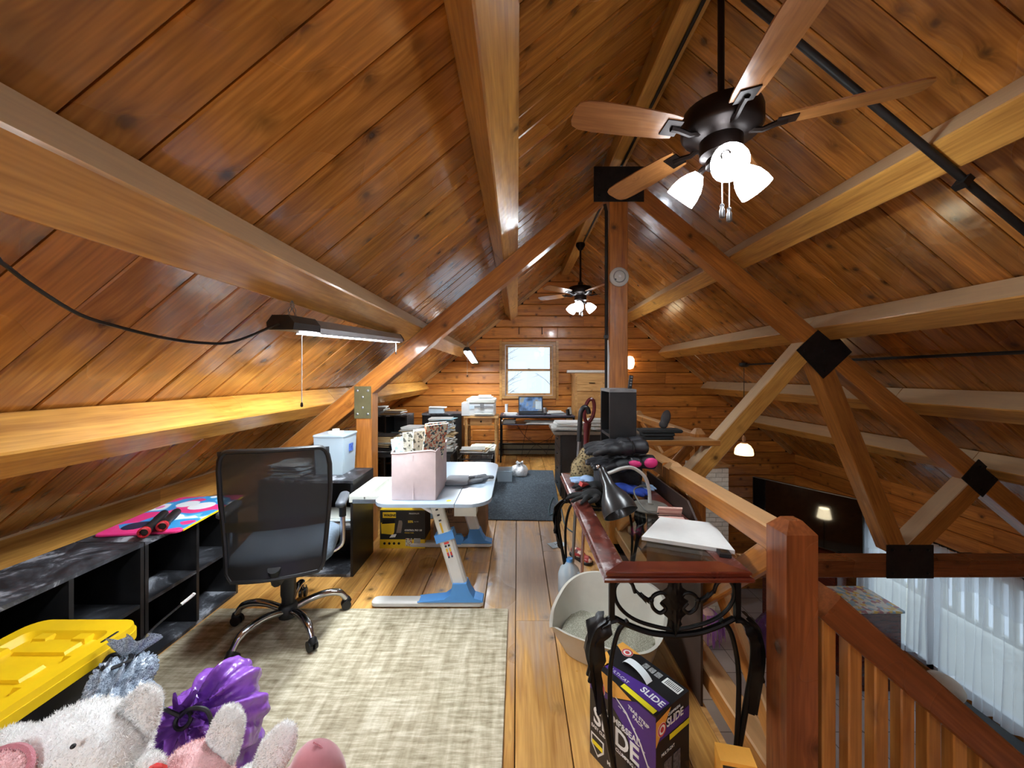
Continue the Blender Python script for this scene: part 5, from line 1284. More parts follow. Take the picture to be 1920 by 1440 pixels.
# --- black desk with pedestal under the rail, papers on top
pd = thing('pedestal_desk', 'desk with black drawer pedestal at the end of the blue mat', 'desk', (.98, 4.75, 0))
MB().bb(-.56, .5, -.36, .36, .765, .795).obj('desk_top', mat_plain('grey_brown_top', (118, 108, 96), .5, var=.12), pd)
MB().bb(-.47, -.02, -.33, .33, .03, .765).obj('pedestal', BLKLAM, pd)
for i in range(4):
    d_ = MB().bb(-.486, -.47, -.31, .31, .05 + i * .178, .05 + i * .178 + .168).obj('drawer_front', BLKLAM, pd); MB().bb(-.5, -.486, -.05, .05, .13 + i * .178, .14 + i * .178).obj('handle', IRON, d_)
MB().bb(-.45, -.04, -.3, .3, 0, .03).obj('plinth', BLACK, pd)
for sy in (-.3, .3): MB().bb(.42, .46, sy - .02, sy + .02, 0, .765).obj('leg', IRON, pd)
for i, (x, y, n, lab) in enumerate(((.60, 4.6, 9, 'thick fan of papers on the pedestal desk near its edge'), (1.02, 4.62, 11, 'striped document pile on the pedestal desk'))):
    paper_pile('paper_stack', lab, 'papers', (x, y, .796), .34, .3, n, .010, .035, [PAPER, PAPER, PAPERG, PAPERT], 70 + i)
# cable on the blue mat
tag(MB().tube(spline([(.50, 4.30, .012), (.40, 4.05, .014), (.33, 3.95, .014), (.36, 4.25, .014), (.43, 4.5, .014), (.47, 4.2, .014), (.46, 3.7, .006), (.52, 3.5, .006)], 7), .006, 6).obj('cable', mat_plain('teal_cable', (70, 96, 104), .5), smooth=True), 'teal cable looped on the blue mat by the pedestal desk', 'cable')

# ================================================================== CONSOLE TABLE AND WHAT IS ON IT
MAHOG = mat_wood('mahogany', (58, 20, 14), (112, 44, 28), rough=.22, knot_r=.0005, coat=.6, var=.08, grain=2.0)
m_mdust, nt, b = _new('dusty_mahogany')
tc = N(nt, 'ShaderNodeTexCoord'); nz = N(nt, 'ShaderNodeTexNoise', Scale=9.0, Detail=6.0, Roughness=.72, Distortion=.5); nt.links.new(tc.outputs['Object'], nz.inputs['Vector'])
n2 = N(nt, 'ShaderNodeTexNoise', Scale=30.0, Detail=2.0); nt.links.new(tc.outputs['Object'], n2.inputs['Vector'])
cc = ramp(nt, [(.3, lin((70, 28, 22))), (.7, lin((108, 50, 38)))], n2.outputs['Fac'])
cc = mixc(nt, ramp(nt, [(.55, (0,) * 3), (.66, (.7,) * 3)], nz.outputs['Fac']), cc, lin((190, 180, 180)))
nt.links.new(cc, b.inputs['Base Color']); b.inputs['Roughness'].default_value = .35; b.inputs['Coat Weight'].default_value = .3
TGLASS, nt, b = _new('table_glass')
tr_ = N(nt, 'ShaderNodeBsdfTransparent'); tr_.inputs[0].default_value = (.80, .84, .83, 1); gl = N(nt, 'ShaderNodeBsdfGlossy', Roughness=.06); mx = N(nt, 'ShaderNodeMixShader')
fr_ = N(nt, 'ShaderNodeLayerWeight', Blend=.25); nt.links.new(math_(nt, 'ADD', math_(nt, 'MULTIPLY', fr_.outputs['Facing'], .35), .05), mx.inputs[0])
nt.links.new(tr_.outputs[0], mx.inputs[1]); nt.links.new(gl.outputs[0], mx.inputs[2]); nt.links.new(mx.outputs[0], nt.nodes['Material Output'].inputs['Surface'])
TX0, TX1, TY0, TY1, TZ = .29, .792, 1.28, 2.60, .79
ctb = thing('console_table', 'mahogany and glass console table on scrolled black iron legs', 'table', ((TX0 + TX1) / 2, (TY0 + TY1) / 2, 0))
hx, hy = (TX1 - TX0) / 2, (TY1 - TY0) / 2
def edge_board(nm, p0, p1, w, mat):
    """moulded board along p0->p1, outer edge to the left of travel; mitred look"""
    p0 = Vector(p0); p1 = Vector(p1); L = (p1 - p0).length
    prof = [(w, 0), (.010, 0), (.006, -.003), (.006, -.010), (.011, -.013), (.011, -.017), (.003, -.019), (0, -.024), (0, -.032), (.006, -.036), (w, -.036)]
    mb = MB(); k = len(prof)
    pts = [(y if True else 0, y, z) for y, z in prof]
    mb.add([(-L / 2 + y, y, z) for y, z in prof] + [(L / 2 - y, y, z) for y, z in prof], [list(range(k))[::-1], list(range(k, 2 * k))] + [(i, (i + 1) % k, k + (i + 1) % k, k + i) for i in range(k)])
    M = frame((p0 + p1) / 2, p1 - p0, z=(0, 0, 1))
    return mk(nm, mb.mesh(nm), mat, ctb, M)
bw = .082
edge_board('top_board', (-hx, -hy, TZ), (hx, -hy, TZ), bw, MAHOG)
edge_board('top_board', (hx, -hy, TZ), (hx, hy, TZ), bw, m_mdust)
edge_board('top_board', (hx, hy, TZ), (-hx, hy, TZ), bw, MAHOG)
edge_board('top_board', (-hx, hy, TZ), (-hx, -hy, TZ), bw, m_mdust)
MB().bb(-hx + bw - .004, hx - bw + .004, -hy + bw - .004, hy - bw + .004, TZ - .012, TZ - .003).obj('glass_pane', TGLASS, ctb)
# iron frame under the top
ix, iy = hx - .035, hy - .045
MB().tube([(s * ix, r * iy, TZ - .042) for s, r in ((-1, -1), (1, -1), (1, 1), (-1, 1))], .008, 4, close=True).obj('apron_bar', IRON, ctb)
def leg_curve(n=22):
    return spline([(0, 0, .615), (.035, 0, .585), (.055, 0, .52), (.052, 0, .44), (.034, 0, .33), (.012, 0, .20), (-.012, 0, .07), (-.015, 0, .005)], 4)
for sx in (-1, 1):
    for sy in (-1, 1):
        o0 = Vector((sx * ix, sy * iy, 0))
        cv = [o0 + Vector((p.x * sx, 0, p.z)) for p in leg_curve()]
        mb = MB().bb(o0.x - .009, o0.x + .009, o0.y - .009, o0.y + .009, .60, TZ - .04)
        mb.tube(cv, .0105, 8)
        mb.tube(spline([o0 + Vector((-sx * .055, 0, .605)), o0 + Vector((-sx * .02, 0, .56)), o0 + Vector((sx * .004, 0, .44)), o0 + Vector((sx * .004, 0, .28)), o0 + Vector((-sx * .008, 0, .10))], 4), .0085, 8)
        lg = mb.obj('leg', IRON, ctb, smooth=50)
        # acanthus leaf hugging the knee
        rows = []; cl_ = [p for p in cv if p.z > .27]; n = len(cl_)
        for i, p in enumerate(cl_):
            f = i / (n - 1); wd = .056 * (math.sin(math.pi * min(1, f * .9 + .12)) ** .7) * (1 - .55 * f) * (1 + .22 * math.sin(f * 26))
            row = []
            for j in range(9):
                u = -1 + 2 * j / 8
                og_ = Vector((sx * .7, sy * .7, 0)); wv_ = Vector((-sx * .7, sy * .7, 0)); row.append(p + og_ * (.018 + .014 * math.cos(u * 1.4) + .005 * math.cos(u * 11) - .016 * u * u) + wv_ * wd * u + Vector((0, 0, .012 * abs(u) * (1 if f < .5 else -1))))
            rows.append(row)
        MB().grid(rows).obj('leaf', IRON, lg, smooth=70)
        for (z0, u) in ((.33, .5), (.33, -.5)): MB().tube([cv[10] + Vector((sx * .012, u * .02, .03)), cv[12] + Vector((sx * .02, u * .03, .0)), cv[13] + Vector((sx * .03, u * .03, -.01))], [.006, .006, .008], 6).obj('leaf_tip', IRON, lg, smooth=True)
# scrollwork on both short ends
for sy in (-1, 1):
    Y = sy * iy
    def S(u, z): return Vector((u, Y, z))
    for s in (-1, 1):
        MB().tube(spline([S(s * .205, .612), S(s * .15, .585), S(s * .08, .562), S(0, .553)], 5), .010, 8).obj('bow_bar', IRON, ctb, smooth=True)
        MB().tube(spline([S(s * .135, .70), S(s * .15, .735), S(s * .185, .742), S(s * .205, .715), S(s * .20, .67), S(s * .17, .63), S(s * .12, .60), S(s * .05, .58), S(s * .0, .572)], 5), .0065, 8).obj('outer_scroll', IRON, ctb, smooth=True)
        MB().tube(spline([S(s * .045, .665), S(s * .03, .645), S(s * .05, .63), S(s * .075, .65), S(s * .075, .685), S(s * .045, .70), S(s * .012, .685)], 5), .0065, 8).obj('inner_scroll', IRON, ctb, smooth=True)
        lf = []
        for i in range(11):
            f = i / 10; c = S(s * (.135 - .05 * f), .705 - .055 * f + .03 * f * f); wd = .022 * math.sin(math.pi * (f * .85 + .12)) * (1 + .3 * math.sin(f * 20))
            lf.append([c + Vector((s * wd * u * .7, -.010 * math.cos(u * 1.5) * 1.0, wd * u)) for u in (-1, -.5, 0, .5, 1)])
        MB().grid(lf).obj('scroll_leaf', IRON, ctb, smooth=70)
        MB().ell(S(s * .08, .675), (.02, .02, .02), n=8, m=6).obj('scroll_bead', IRON, ctb, smooth=True)
    lf = []
    for i in range(17):
        f = i / 16; z = .742 - .185 * f; wd = (.042 if f < .45 else .034) * math.sin(math.pi * (f * .93 + .04)) ** .6 * (1 + .25 * math.sin(f * 30))
        lf.append([Vector((wd * u, Y + sy * (.014 * math.cos(u * 1.5) + .003 * math.cos(u * 12)), z + .012 * abs(u))) for u in [k / 4 - 1 for k in range(9)]])
    MB().grid(lf).obj('centre_leaf', IRON, ctb, smooth=70)
# white board on the glass
poly = [PZ(1203, 1013, TZ), PZ(1378, 1040, TZ), PZ(1345, 998, TZ), PZ(1330, 986, TZ), PZ(1238, 975, TZ)]
c0 = sum(poly, Vector()) / len(poly)
o = MB().prism([(p.x - c0.x, p.y - c0.y) for p in poly], .0, .014).obj('white_board', PAPER); o.location = (c0.x, c0.y, TZ + .001)
tag(o, 'white angular foam board lying on the glass table top', 'board')
fo = thing('picture_frame', 'small black frame at the table edge beside the white board', 'frame', (.772, 1.47, TZ + .001), R(-14))
MB().bb(-.02, .02, -.085, .085, 0, .012).obj('frame', BLACK, fo); MB().bb(-.012, .012, -.075, .075, .012, .0135).obj('glass', TGLASS, fo)
# little ruled notepad
nb_ = thing('notepad', 'small open pink lined notepad on the console table', 'notepad', (.705, 1.752, TZ + .001), R(-8))
m_line, nt, b = _new('pink_lined_paper'); tc = N(nt, 'ShaderNodeTexCoord'); wv = N(nt, 'ShaderNodeTexWave', Scale=26.0); wv.bands_direction = 'Y'; nt.links.new(tc.outputs['Object'], wv.inputs['Vector'])
nt.links.new(ramp(nt, [(.0, lin((190, 130, 120))), (.3, lin((226, 190, 176)))], wv.outputs['Fac']), b.inputs['Base Color'])
MB().bb(-.055, .055, -.045, .025, 0, .005).obj('page', m_line, nb_); MB().box((0, .045, .022), (.108, .006, .05), rot=(.5, 0, 0)).obj('raised_page', m_line, nb_)
# gooseneck desk lamp with black bell shade
SMOKE = mat_plain('smoked_black_enamel', (44, 45, 46), .3, var=.15, coat=.15)
dl = thing('desk_lamp', 'chrome gooseneck desk lamp with glossy black bell shade drooping on the table', 'lamp', (.655, 1.90, TZ + .001))
MB().lathe([(.001, 0), (.085, 0), (.088, .006), (.084, .016), (.02, .022), (.016, .028), (.001, .03)], 28).obj('base', mat_plain('dusty_grey_base', (96, 92, 84), .7), dl, smooth=40)
def LW(x, y, z): return Vector((x - .655, y - 1.90, z - TZ - .001))
ne = LW(.405, 1.80, .985)
MB().tube(spline([(0, 0, .025), (-.004, 0, .09), (-.03, -.01, .16), (-.09, -.025, .205), (-.15, -.05, .21), (-.205, -.08, .20), ne + Vector((.01, .0, .0))], 6), .0085, 10).obj('gooseneck', mat_plain('satin_silver', (196, 196, 194), .45, .35), dl, smooth=True)
ax = (LW(.452, 1.69, .848) - ne).normalized(); M3 = ax.to_track_quat('Z', 'Y').to_matrix()
MB().lathe([(.001, -.035), (.016, -.03), (.02, -.012), (.018, .0), (.024, .02), (.026, .05), (.036, .075), (.060, .115), (.074, .155), (.078, .19), (.075, .19), (.07, .155), (.05, .11), (.02, .07)], 24, c=ne, M=M3).obj('lamp_shade', SMOKE, dl, smooth=50)
MB().ell(ne - ax * .03 + Vector((-.015, 0, .008)), (.022, .022, .022), n=10, m=7).obj('switch_knob', STEEL, dl, smooth=True)
MB().tube(spline([(.03, -.05, .01), (.0, -.10, .01), (-.06, -.10, .03), (-.085, -.02, .09), (-.04, .0, .11), (.0, .005, .10)], 6), .004, 6).obj('lamp_cord', mat_plain('grey_cord', (90, 90, 86), .6), dl, smooth=True)

# black two-cube tower on the far end of the table
cube_shelf('black two-cube tower standing on the far end of the console table', .560, .722, 2.33, 2.585, .572, 1, 2, '-x', None, 'shelf', TZ + .001, None, mat_plain('grey_top', (120, 120, 122), .5, var=.15))

rm = thing('remote_control', 'slim black remote standing on the black two-cube tower', 'remote', (.712, 2.42, TZ + .574))
MB().rbox((0, 0, .042), (.026, .014, .084), .006, 3, rot=(0, .12, 0)).obj('shell', BLACK, rm)
for k_ in range(4): MB().box((-.002 + k_ * .0024, -.0078, .022 + k_ * .017), (.012, .002, .008)).obj('button', GALV, rm)
# --- gloves, hats and scarves heaped on the table
NYL = mat_plain('black_nylon', (30, 31, 36), .6, var=.2, scale=30, bmp=.15); PINK = mat_plain('hot_pink_nylon', (222, 56, 130), .5)
def glove(label, loc, rz, s=1.0, mat=NYL, cuff=True, tilt=0.0, accent=None, spread=1.0, slim=1.0, flip=1, group='gloves heaped on the console table'):
    """mitten-thick glove lying palm down; fingers point along local -X"""
    t = thing('glove', label, 'glove', loc, rz, group)
    mb = MB().ell((0, 0, .032 * s), (.13 * s, .105 * s * slim, .06 * s))
    for k, (y, L, a) in enumerate(((-.038, .075, 14), (-.013, .095, 4), (.013, .09, -5), (.037, .07, -15))):
        a = R(a * spread); p = Vector((-.045 * s, y * s * slim, .032 * s)); d = Vector((-math.cos(a), -math.sin(a), -.08)); r = .0155 * s * slim
        mb.tube([p, p + d * L * .5 * s, p + d * L * s + Vector((0, 0, -.006 * s)), p + d * (L + .012) * s + Vector((0, 0, -.008))], [r * 1.05, r, r * .9, r * .4], 8)
    p = Vector((.01 * s, -flip * .045 * s, .03 * s)); mb.tube([p, p + Vector((-.04, -flip * .03, -.004)) * s, p + Vector((-.085, -flip * .038, -.008)) * s], [.018 * s, .0165 * s, .009 * s], 8)
    if cuff: mb.tube([(.04 * s, 0, .033 * s), (.085 * s, 0, .034 * s), (.10 * s, 0, .036 * s)], [.04 * s, .034 * s, .036 * s], 10)
    body = mk('body', remesh(mb, .0065, 4, lambda c: .0022 * noise.noise(c * 38)), mat, t)
    if cuff:
        MB().lathe([(.034, 0), (.044, .012), (.052, .055), (.05, .075), (.043, .078), (.042, .02)], 16, c=(.095 * s, 0, .040 * s), M=Matrix.Rotation(R(90), 3, 'Y') @ Matrix.Diagonal((.78, 1, 1)) * 1.0, cap=False).obj('cuff', mat, t, smooth=60)
        MB().tube([Vector((.088 * s, .037 * s * math.cos(a), .036 * s + .031 * s * math.sin(a))) for a in [i * math.pi / 8 for i in range(16)]], .005, 6, close=True).obj('wrist_strap', BLACK, t, smooth=True)
    if accent:
        MB().ell((.135 * s, -.040 * s, .044 * s), (.07 * s, .024 * s, .05 * s)).obj('pink_panel', accent, t, smooth=True)
        MB().ell((.055 * s, -.036 * s, .040 * s), (.07 * s, .03 * s, .034 * s), (0, .1, 0)).obj('pink_panel', accent, t, smooth=True)
    return t
Z0 = TZ + .002
glove('black knit glove with fingers spilling over the table edge', (.39, 2.02, Z0), R(22), .95, mat_plain('black_knit', (24, 24, 25), .9, var=.2, scale=60), False, spread=2.4, slim=.8)
glove('black knit glove under the blue glove on the table', (.45, 2.17, Z0), R(-20), .95, MATS['black_knit'], False, spread=2.2, slim=.85)
glove('royal blue fleece glove in the heap on the table', (.57, 2.12, Z0), R(165), 1.0, mat_plain('royal_blue_fleece', (34, 66, 160), .9, var=.15), False)
glove('pale blue stretch glove beside the fur hat', (.42, 2.29, Z0 + .004), R(-60), .9, mat_plain('pale_blue_knit', (150, 178, 214), .9, var=.1), False, slim=.85)
glove('pale blue stretch glove under the chrome lamp arm', (.66, 2.22, Z0), R(150), .9, MATS['pale_blue_knit'], False, slim=.85)
glove('thick black ski glove with hot pink cuff panels', (.575, 2.13, Z0 + .128), R(6), 1.12, NYL, accent=PINK)
glove('thick black ski glove behind the one with pink panels', (.565, 2.255, Z0 + .122), R(-3), 1.12, NYL)
glove('padded black ski glove topping the heap in front', (.535, 2.13, Z0 + .212), R(8), 1.12, NYL, flip=-1)
glove('padded black ski glove topping the heap behind', (.55, 2.26, Z0 + .214), R(2), 1.1, NYL)
m_leo, nt, b = _new('tan_spotted_fur'); tc = N(nt, 'ShaderNodeTexCoord'); v = N(nt, 'ShaderNodeTexVoronoi', Scale=60.0); nt.links.new(tc.outputs['Object'], v.inputs['Vector'])
nt.links.new(ramp(nt, [(.2, lin((70, 58, 44))), (.5, lin((168, 150, 112)))], v.outputs['Distance']), b.inputs['Base Color']); b.inputs['Roughness'].default_value = .95
ht = thing('fur_hat', 'tan spotted faux fur hat at the far corner of the glove heap', 'hat', (.425, 2.42, Z0))
plush_part('crown', MB().ell((0, 0, .075), (.17, .15, .15)).ell((.03, .02, .14), (.13, .12, .13)).ell((-.03, -.03, .04), (.14, .1, .07)), m_leo, ht, .008, 7000, .010, 21)
plush_part('brim', MB().ell((-.02, -.06, .025), (.16, .06, .05)), mat_fur('sage_fur', (150, 150, 110)), ht, .008, 3000, .008, 22)
und = thing('scarf', 'dark folded scarf under the ski gloves on the table', 'scarf', (.60, 2.235, Z0))
MB().rbox((-.02, 0, .062), (.26, .16, .124), .05, 5).obj('folded_body', mat_plain('charcoal_wool', (38, 38, 42), .95, var=.25, scale=30), und, smooth=50)
rt = tag(MB().box((0, 0, .012), (.05, .03, .022), rot=(.2, .3, .5)).obj('red_tag', mat_plain('red_tag', (190, 66, 62), .5), M=Matrix.Translation((.375, 2.16, Z0 + .03))), 'small red cloth tag on the pale blue glove', 'tag')

lp_ = thing('leaning_panel', 'dark brown hardboard panel standing between the table and the railing', 'panel', (.806, 1.98, .001))
MB().prism([(-.20, .0), (.40, .0), (.40, .855), (-.165, .855), (-.30, .76), (-.30, .0)], -.005, .005, Matrix(((0, 0, 1, 0), (1, 0, 0, 0), (0, 1, 0, 0), (0, 0, 0, 1)))).obj('sheet', mat_plain('dark_hardboard', (58, 40, 30), .6, var=.15), lp_)
# --- canes leaning behind the table
cn = thing('walking_cane', 'black walking cane with curved handle leaning behind the console table', 'cane', (.385, 2.72, 0))
MB().tube([(0, 0, .0), (.06, .0, 1.13)], [.011, .013], 10).obj('shaft', GALV, cn, smooth=True)
MB().tube(spline([(.052, 0, .98), (.061, 0, 1.16), (.07, 0, 1.20), (.09, 0, 1.222), (.112, 0, 1.21), (.122, 0, 1.175)], 5), [.017] * 26, 10).obj('handle', BLACK, cn, smooth=True)
MB().lathe([(.018, 0), (.018, .03), (.013, .04)], 10).obj('rubber_tip', BLACK, cn)
cn = thing('umbrella', 'maroon handled umbrella leaning behind the console table', 'umbrella', (.47, 2.80, 0))
MAR = mat_plain('maroon_plastic', (92, 30, 34), .3, coat=.3)
MB().tube([(0, 0, 0), (.03, .0, .95)], [.012, .012], 10).obj('shaft', mat_plain('pink_chrome', (206, 168, 164), .25, .8), cn, smooth=True)
MB().tube([(.028, 0, .86), (.034, 0, 1.02), (.04, 0, 1.10)], [.018, .022, .03], 10).obj('grip', MAR, cn, smooth=True)
MB().tube([Vector((.055, 0, 1.19)) + Vector((.034 * math.cos(a) + .012 * math.sin(a), 0, .085 * math.sin(a))) for a in [i * math.pi / 10 for i in range(20)]], .0135, 8, close=True).obj('loop_handle', MAR, cn, smooth=True)

# ================================================================== UNDER AND AROUND THE TABLE
BEI = mat_plain('beige_plastic', (196, 190, 176), .45, var=.03)
lb = thing('litter_box', 'beige high-sided cat litter box under the console table', 'litter box', (.475, 2.03, .001), R(-28))
A_, B_, NN = .285, .205, 56
def rim(a):
    back = .5 + .5 * math.cos(a - R(75)); h = .155 + .15 * back ** 1.5
    dip = math.exp(-((((a - R(205) + math.pi) % (2 * math.pi)) - math.pi) / .30) ** 2); return h - .055 * dip
def se(a, k, e=.62):
    c, s = math.cos(a), math.sin(a); return (A_ * k * math.copysign(abs(c) ** e, c), B_ * k * math.copysign(abs(s) ** e, s))
rows = []
for (f, k, mode) in ((0, .74, 0), (.02, .78, 0), (.5, .9, 0), (.96, 1.0, 0), (1.0, 1.04, 0), (1.0, .985, 0), (.93, .965, 0), (.5, .87, 0), (.06, .76, 0)):
    rows.append([Vector((*se(2 * math.pi * j / NN, k), rim(2 * math.pi * j / NN) * f)) for j in range(NN)])
vs_ = [p for r_ in rows for p in r_]; fs = [(i * NN + j, i * NN + (j + 1) % NN, (i + 1) * NN + (j + 1) % NN, (i + 1) * NN + j) for i in range(len(rows) - 1) for j in range(NN)]
fs += [list(range(NN))[::-1], list(range(8 * NN, 9 * NN))]
MB().add(vs_, fs).obj('pan', BEI, lb, smooth=50)
m_lit, nt, b = _new('litter_granules'); tc = N(nt, 'ShaderNodeTexCoord'); v = N(nt, 'ShaderNodeTexVoronoi', Scale=170.0); nt.links.new(tc.outputs['Object'], v.inputs['Vector'])
n3 = N(nt, 'ShaderNodeTexNoise', Scale=7.0, Detail=3.0); nt.links.new(tc.outputs['Object'], n3.inputs['Vector'])
cc = ramp(nt, [(.1, lin((206, 202, 184))), (.5, lin((150, 146, 128)))], v.outputs['Distance']); cc = mixc(nt, ramp(nt, [(.60, (0,) * 3), (.68, (.85,) * 3)], n3.outputs['Fac']), cc, lin((92, 84, 62)))
nt.links.new(cc, b.inputs['Base Color']); b.inputs['Roughness'].default_value = .95; bump(nt, b, v.outputs['Distance'], .8, .004)
ls = MB(); K = 14
rr_ = [[Vector((*se(2 * math.pi * j / 40, .83 * i / K), .075 + .018 * noise.noise(Vector((*se(2 * math.pi * j / 40, .83 * i / K), 0)) * 16))) for j in range(41)] for i in range(K + 1)]
o = ls.grid(rr_).obj('litter', m_lit, lb, smooth=True, weld=True); o['kind'] = 'stuff'
# milk jug
jg = thing('plastic_jug', 'white plastic jug with blue cap behind the litter box', 'jug', (.345, 2.55, .001))
MB().lathe([(.001, 0), (.07, .002), (.075, .02), (.075, .13), (.06, .17), (.03, .20), (.02, .215), (.02, .225)], 20).obj('body', FROST, jg, smooth=50)
MB().lathe([(.001, .235), (.021, .235), (.022, .222), (.022, .214), (.001, .214)], 14).obj('cap', BLUE, jg, smooth=40)
MB().tube(spline([(.05, -.05, .165), (.065, -.06, .14), (.07, -.065, .09), (.06, -.058, .06)], 4), .01, 8).obj('handle', FROST, jg, smooth=True)
# litter carton
Nc = Vector((.445, 1.235, 0)); Lc = Vector((.28, 1.477, 0)); ex = (Nc - Lc).normalized(); HC = .35
CW, CD = (Nc - Lc).length, .185
rzc = math.atan2(ex.y, ex.x); yv = Vector((-ex.y, ex.x, 0)); ctr = (Nc + Lc) / 2 + yv * CD / 2
PUR = mat_plain('purple_print', (76, 44, 128), .4, var=.08); BLKC = mat_plain('black_print_carton', (26, 24, 26), .4); ORG = mat_plain('orange_print', (236, 168, 70), .4, var=.06); YLW = mat_plain('yellow_print_strip', (238, 220, 40), .4)
REDL = mat_plain('red_logo', (196, 60, 60), .5)
lc = thing('litter_carton', 'purple and black cat litter carton with white handle by the iron leg', 'carton', (ctr.x, ctr.y, .001), rzc)
hw2, hd2 = CW / 2, CD / 2
MB().bb(-hw2, hw2, -hd2, hd2, 0, HC).obj('carton_body', BLKC, lc)
def FR(x, z, off=.0006):      # front long face (local -Y)
    M = Matrix(((1, 0, 0), (0, 0, -1), (0, 1, 0))).to_4x4(); M.translation = Vector((x, -hd2 - off, z)); return M
def RT(y, z, off=.0006):      # short face towards local +X
    M = Matrix(((0, 0, 1), (1, 0, 0), (0, 1, 0))).to_4x4(); M.translation = Vector((hw2 + off, y, z)); return M
def TP(x, y, off=.0006):      # top face
    return Matrix.Translation((x, y, HC + off))
def flat(nm, poly, mat, M): return MB().prism(poly, 0, .0007, M).obj(nm, mat, lc)
flat('purple_field', [(-hw2, .0), (hw2, .0), (hw2, .345), (.07, .345), (-.02, .29), (-hw2, .27)], PUR, FR(0, 0, .0002))
flat('dark_curve', [(-hw2, .0), (.10, .0), (.075, .12), (.02, .22), (-.05, .265), (-hw2, .25)], BLKC, FR(0, 0, .0009))
flat('orange_corner', [(-hw2, .28), (-.03, .292), (.05, .335), (-.02, .349), (-hw2, .349)], ORG, FR(0, 0, .0009))
flat('white_swoosh', [(hw2, .12), (.09, .22), (.03, .28), (-.02, .302), (-.02, .298), (.025, .275), (.084, .216), (hw2, .112)], PAPER, FR(0, 0, .0012))
def logo(M, r):
    o = MB().lathe([(.001, 0), (r, 0), (r, .0006), (.001, .0006)], 20).obj('logo_disc', PAPER, lc, M=M)
    MB().lathe([(r * .72, .0006), (r * .72, .0012), (r * .95, .0012), (r * .95, .0006)], 20, cap=False).obj('logo_ring', REDL, lc, M=M)
    MB().lathe([(.001, .0006), (r * .4, .0006), (r * .4, .0012), (.001, .0012)], 10).obj('logo_centre', REDL, lc, M=M)
logo(FR(-.105, .285, .0016), .036)
WT = PAPER
text('lettering', 'CLUMP&SEAL', .030, WT, lc, FR(-.085, .205, .0016), sx=.95, bold=.0006)
text('lettering', 'SLIDE', .088, WT, lc, FR(-.128, .135, .0016), sx=.98, bold=.002)
text('lettering', 'EASY CLEAN-UP CLUMPING LITTER', .0165, WT, lc, FR(-.138, .112, .0016), sx=.96, bold=.0004)
text('lettering', 'TEAR STRIP', .017, WT, lc, FR(.035, .302, .0016) @ Matrix.Rotation(R(-8), 4, 'Z'), bold=.0004); text('lettering', 'PACK', .017, WT, lc, FR(.055, .282, .0016) @ Matrix.Rotation(R(-8), 4, 'Z'), bold=.0004)
text('lettering', 'MULTI-CAT', .02, WT, lc, FR(-.06, .03, .0016), bold=.0004)
for k in range(7): flat('tear_dash', [(-.006, 0), (.006, -.002), (.006, .000), (-.006, .002)], PAPER, FR(.0 + k * .02, .278 - .003 * k * k, .0016))
flat('shield_badge', [(-.14, .10 - .01), (-.075, .09), (-.075, .05), (-.105, .015), (-.14, .05)], PAPER, FR(0, 0, .0012)); flat('shield_centre', [(-.134, .084), (-.081, .084), (-.081, .053), (-.106, .024), (-.134, .053)], BLKC, FR(0, 0, .0018)); flat('shield_band', [(-.134, .066), (-.081, .066), (-.081, .05), (-.134, .05)], YLW, FR(0, 0, .0024))
flat('orange_wedge', [(-hd2, .33), (-hd2 + .08, .345), (-hd2, .25)], ORG, RT(0, 0, .0004)); logo(RT(-.062, .295, .001), .022)
text('lettering', 'CLUMP&SEAL', .012, WT, lc, RT(-.03, .322, .001)); text('lettering', 'SLIDE', .038, WT, lc, RT(-.036, .288, .001), bold=.0008)
flat('yellow_strip', [(-.02, .238), (hd2, .238), (hd2, .256), (-.02, .256)], YLW, RT(0, 0, .0004)); text('lettering', 'MULTI-CAT', .014, WT, lc, RT(-.065, .205, .001))
flat('purple_side', [(-.09, .262), (hd2, .262), (hd2, .30), (-.02, .30)], PUR, RT(0, 0, .0003))
for k in range(2): flat('info_panel', [(-.05 + k * .05, .07), (-.01 + k * .05, .07), (-.01 + k * .05, .18), (-.05 + k * .05, .18)], mat_plain('grey_print_%d' % k, (92, 90, 92), .5, var=.4, scale=120), RT(0, 0, .0005))
flat('yellow_strip', [(.0, -hd2 + .002), (.135, -hd2 + .002), (.135, -hd2 + .022), (.0, -hd2 + .022)], YLW, TP(0, 0, .0003)); flat('orange_flap', [(-hw2, -hd2), (-.10, -hd2), (-.09, -.03), (-hw2, .0)], ORG, TP(0, 0, .0003)); flat('orange_flap', [(-hw2, hd2), (-.06, hd2), (-.11, .045), (-hw2, .06)], ORG, TP(0, 0, .0003)); logo(TP(-.095, .06, .0006), .022)
flat('purple_band', [(-.1, -.068), (.14, -.068), (.14, -.01), (.06, -.01), (-.1, -.045)], PUR, TP(0, 0, .0003))
text('lettering', 'SLIDE', .036, WT, lc, TP(.048, -.048, .0008), bold=.0008); text('lettering', 'MULTI-CAT', .018, WT, lc, TP(-.085, -.062, .0008))
flat('barcode_panel', [(.07, .045), (.135, .045), (.135, .08), (.07, .08)], PAPER, TP(0, 0, .0003))
for k in range(10): flat('barcode_bar', [(.078 + k * .0055, .05), (.080 + k * .0055, .05), (.080 + k * .0055, .076), (.078 + k * .0055, .076)], BLKC, TP(0, 0, .0009))
for k in range(3): flat('icon_panel', [(-.02 + k * .027, .05), (.002 + k * .027, .05), (.002 + k * .027, .076), (-.02 + k * .027, .076)], mat_plain('icon_grey', (150, 150, 150), .5, var=.4, scale=200) if k == 0 else MATS['icon_grey'], TP(0, 0, .0003))
hp = bez((-.07, .015, HC + .002), (-.06, .012, HC + .03), (.02, .008, HC + .032), (.05, .005, HC + .002), 12)
MB().grid([[p + Vector((0, u * .016, 0)) for u in (-1, 0, 1)] for p in hp]).obj('carry_handle', WHITE, lc, smooth=True)
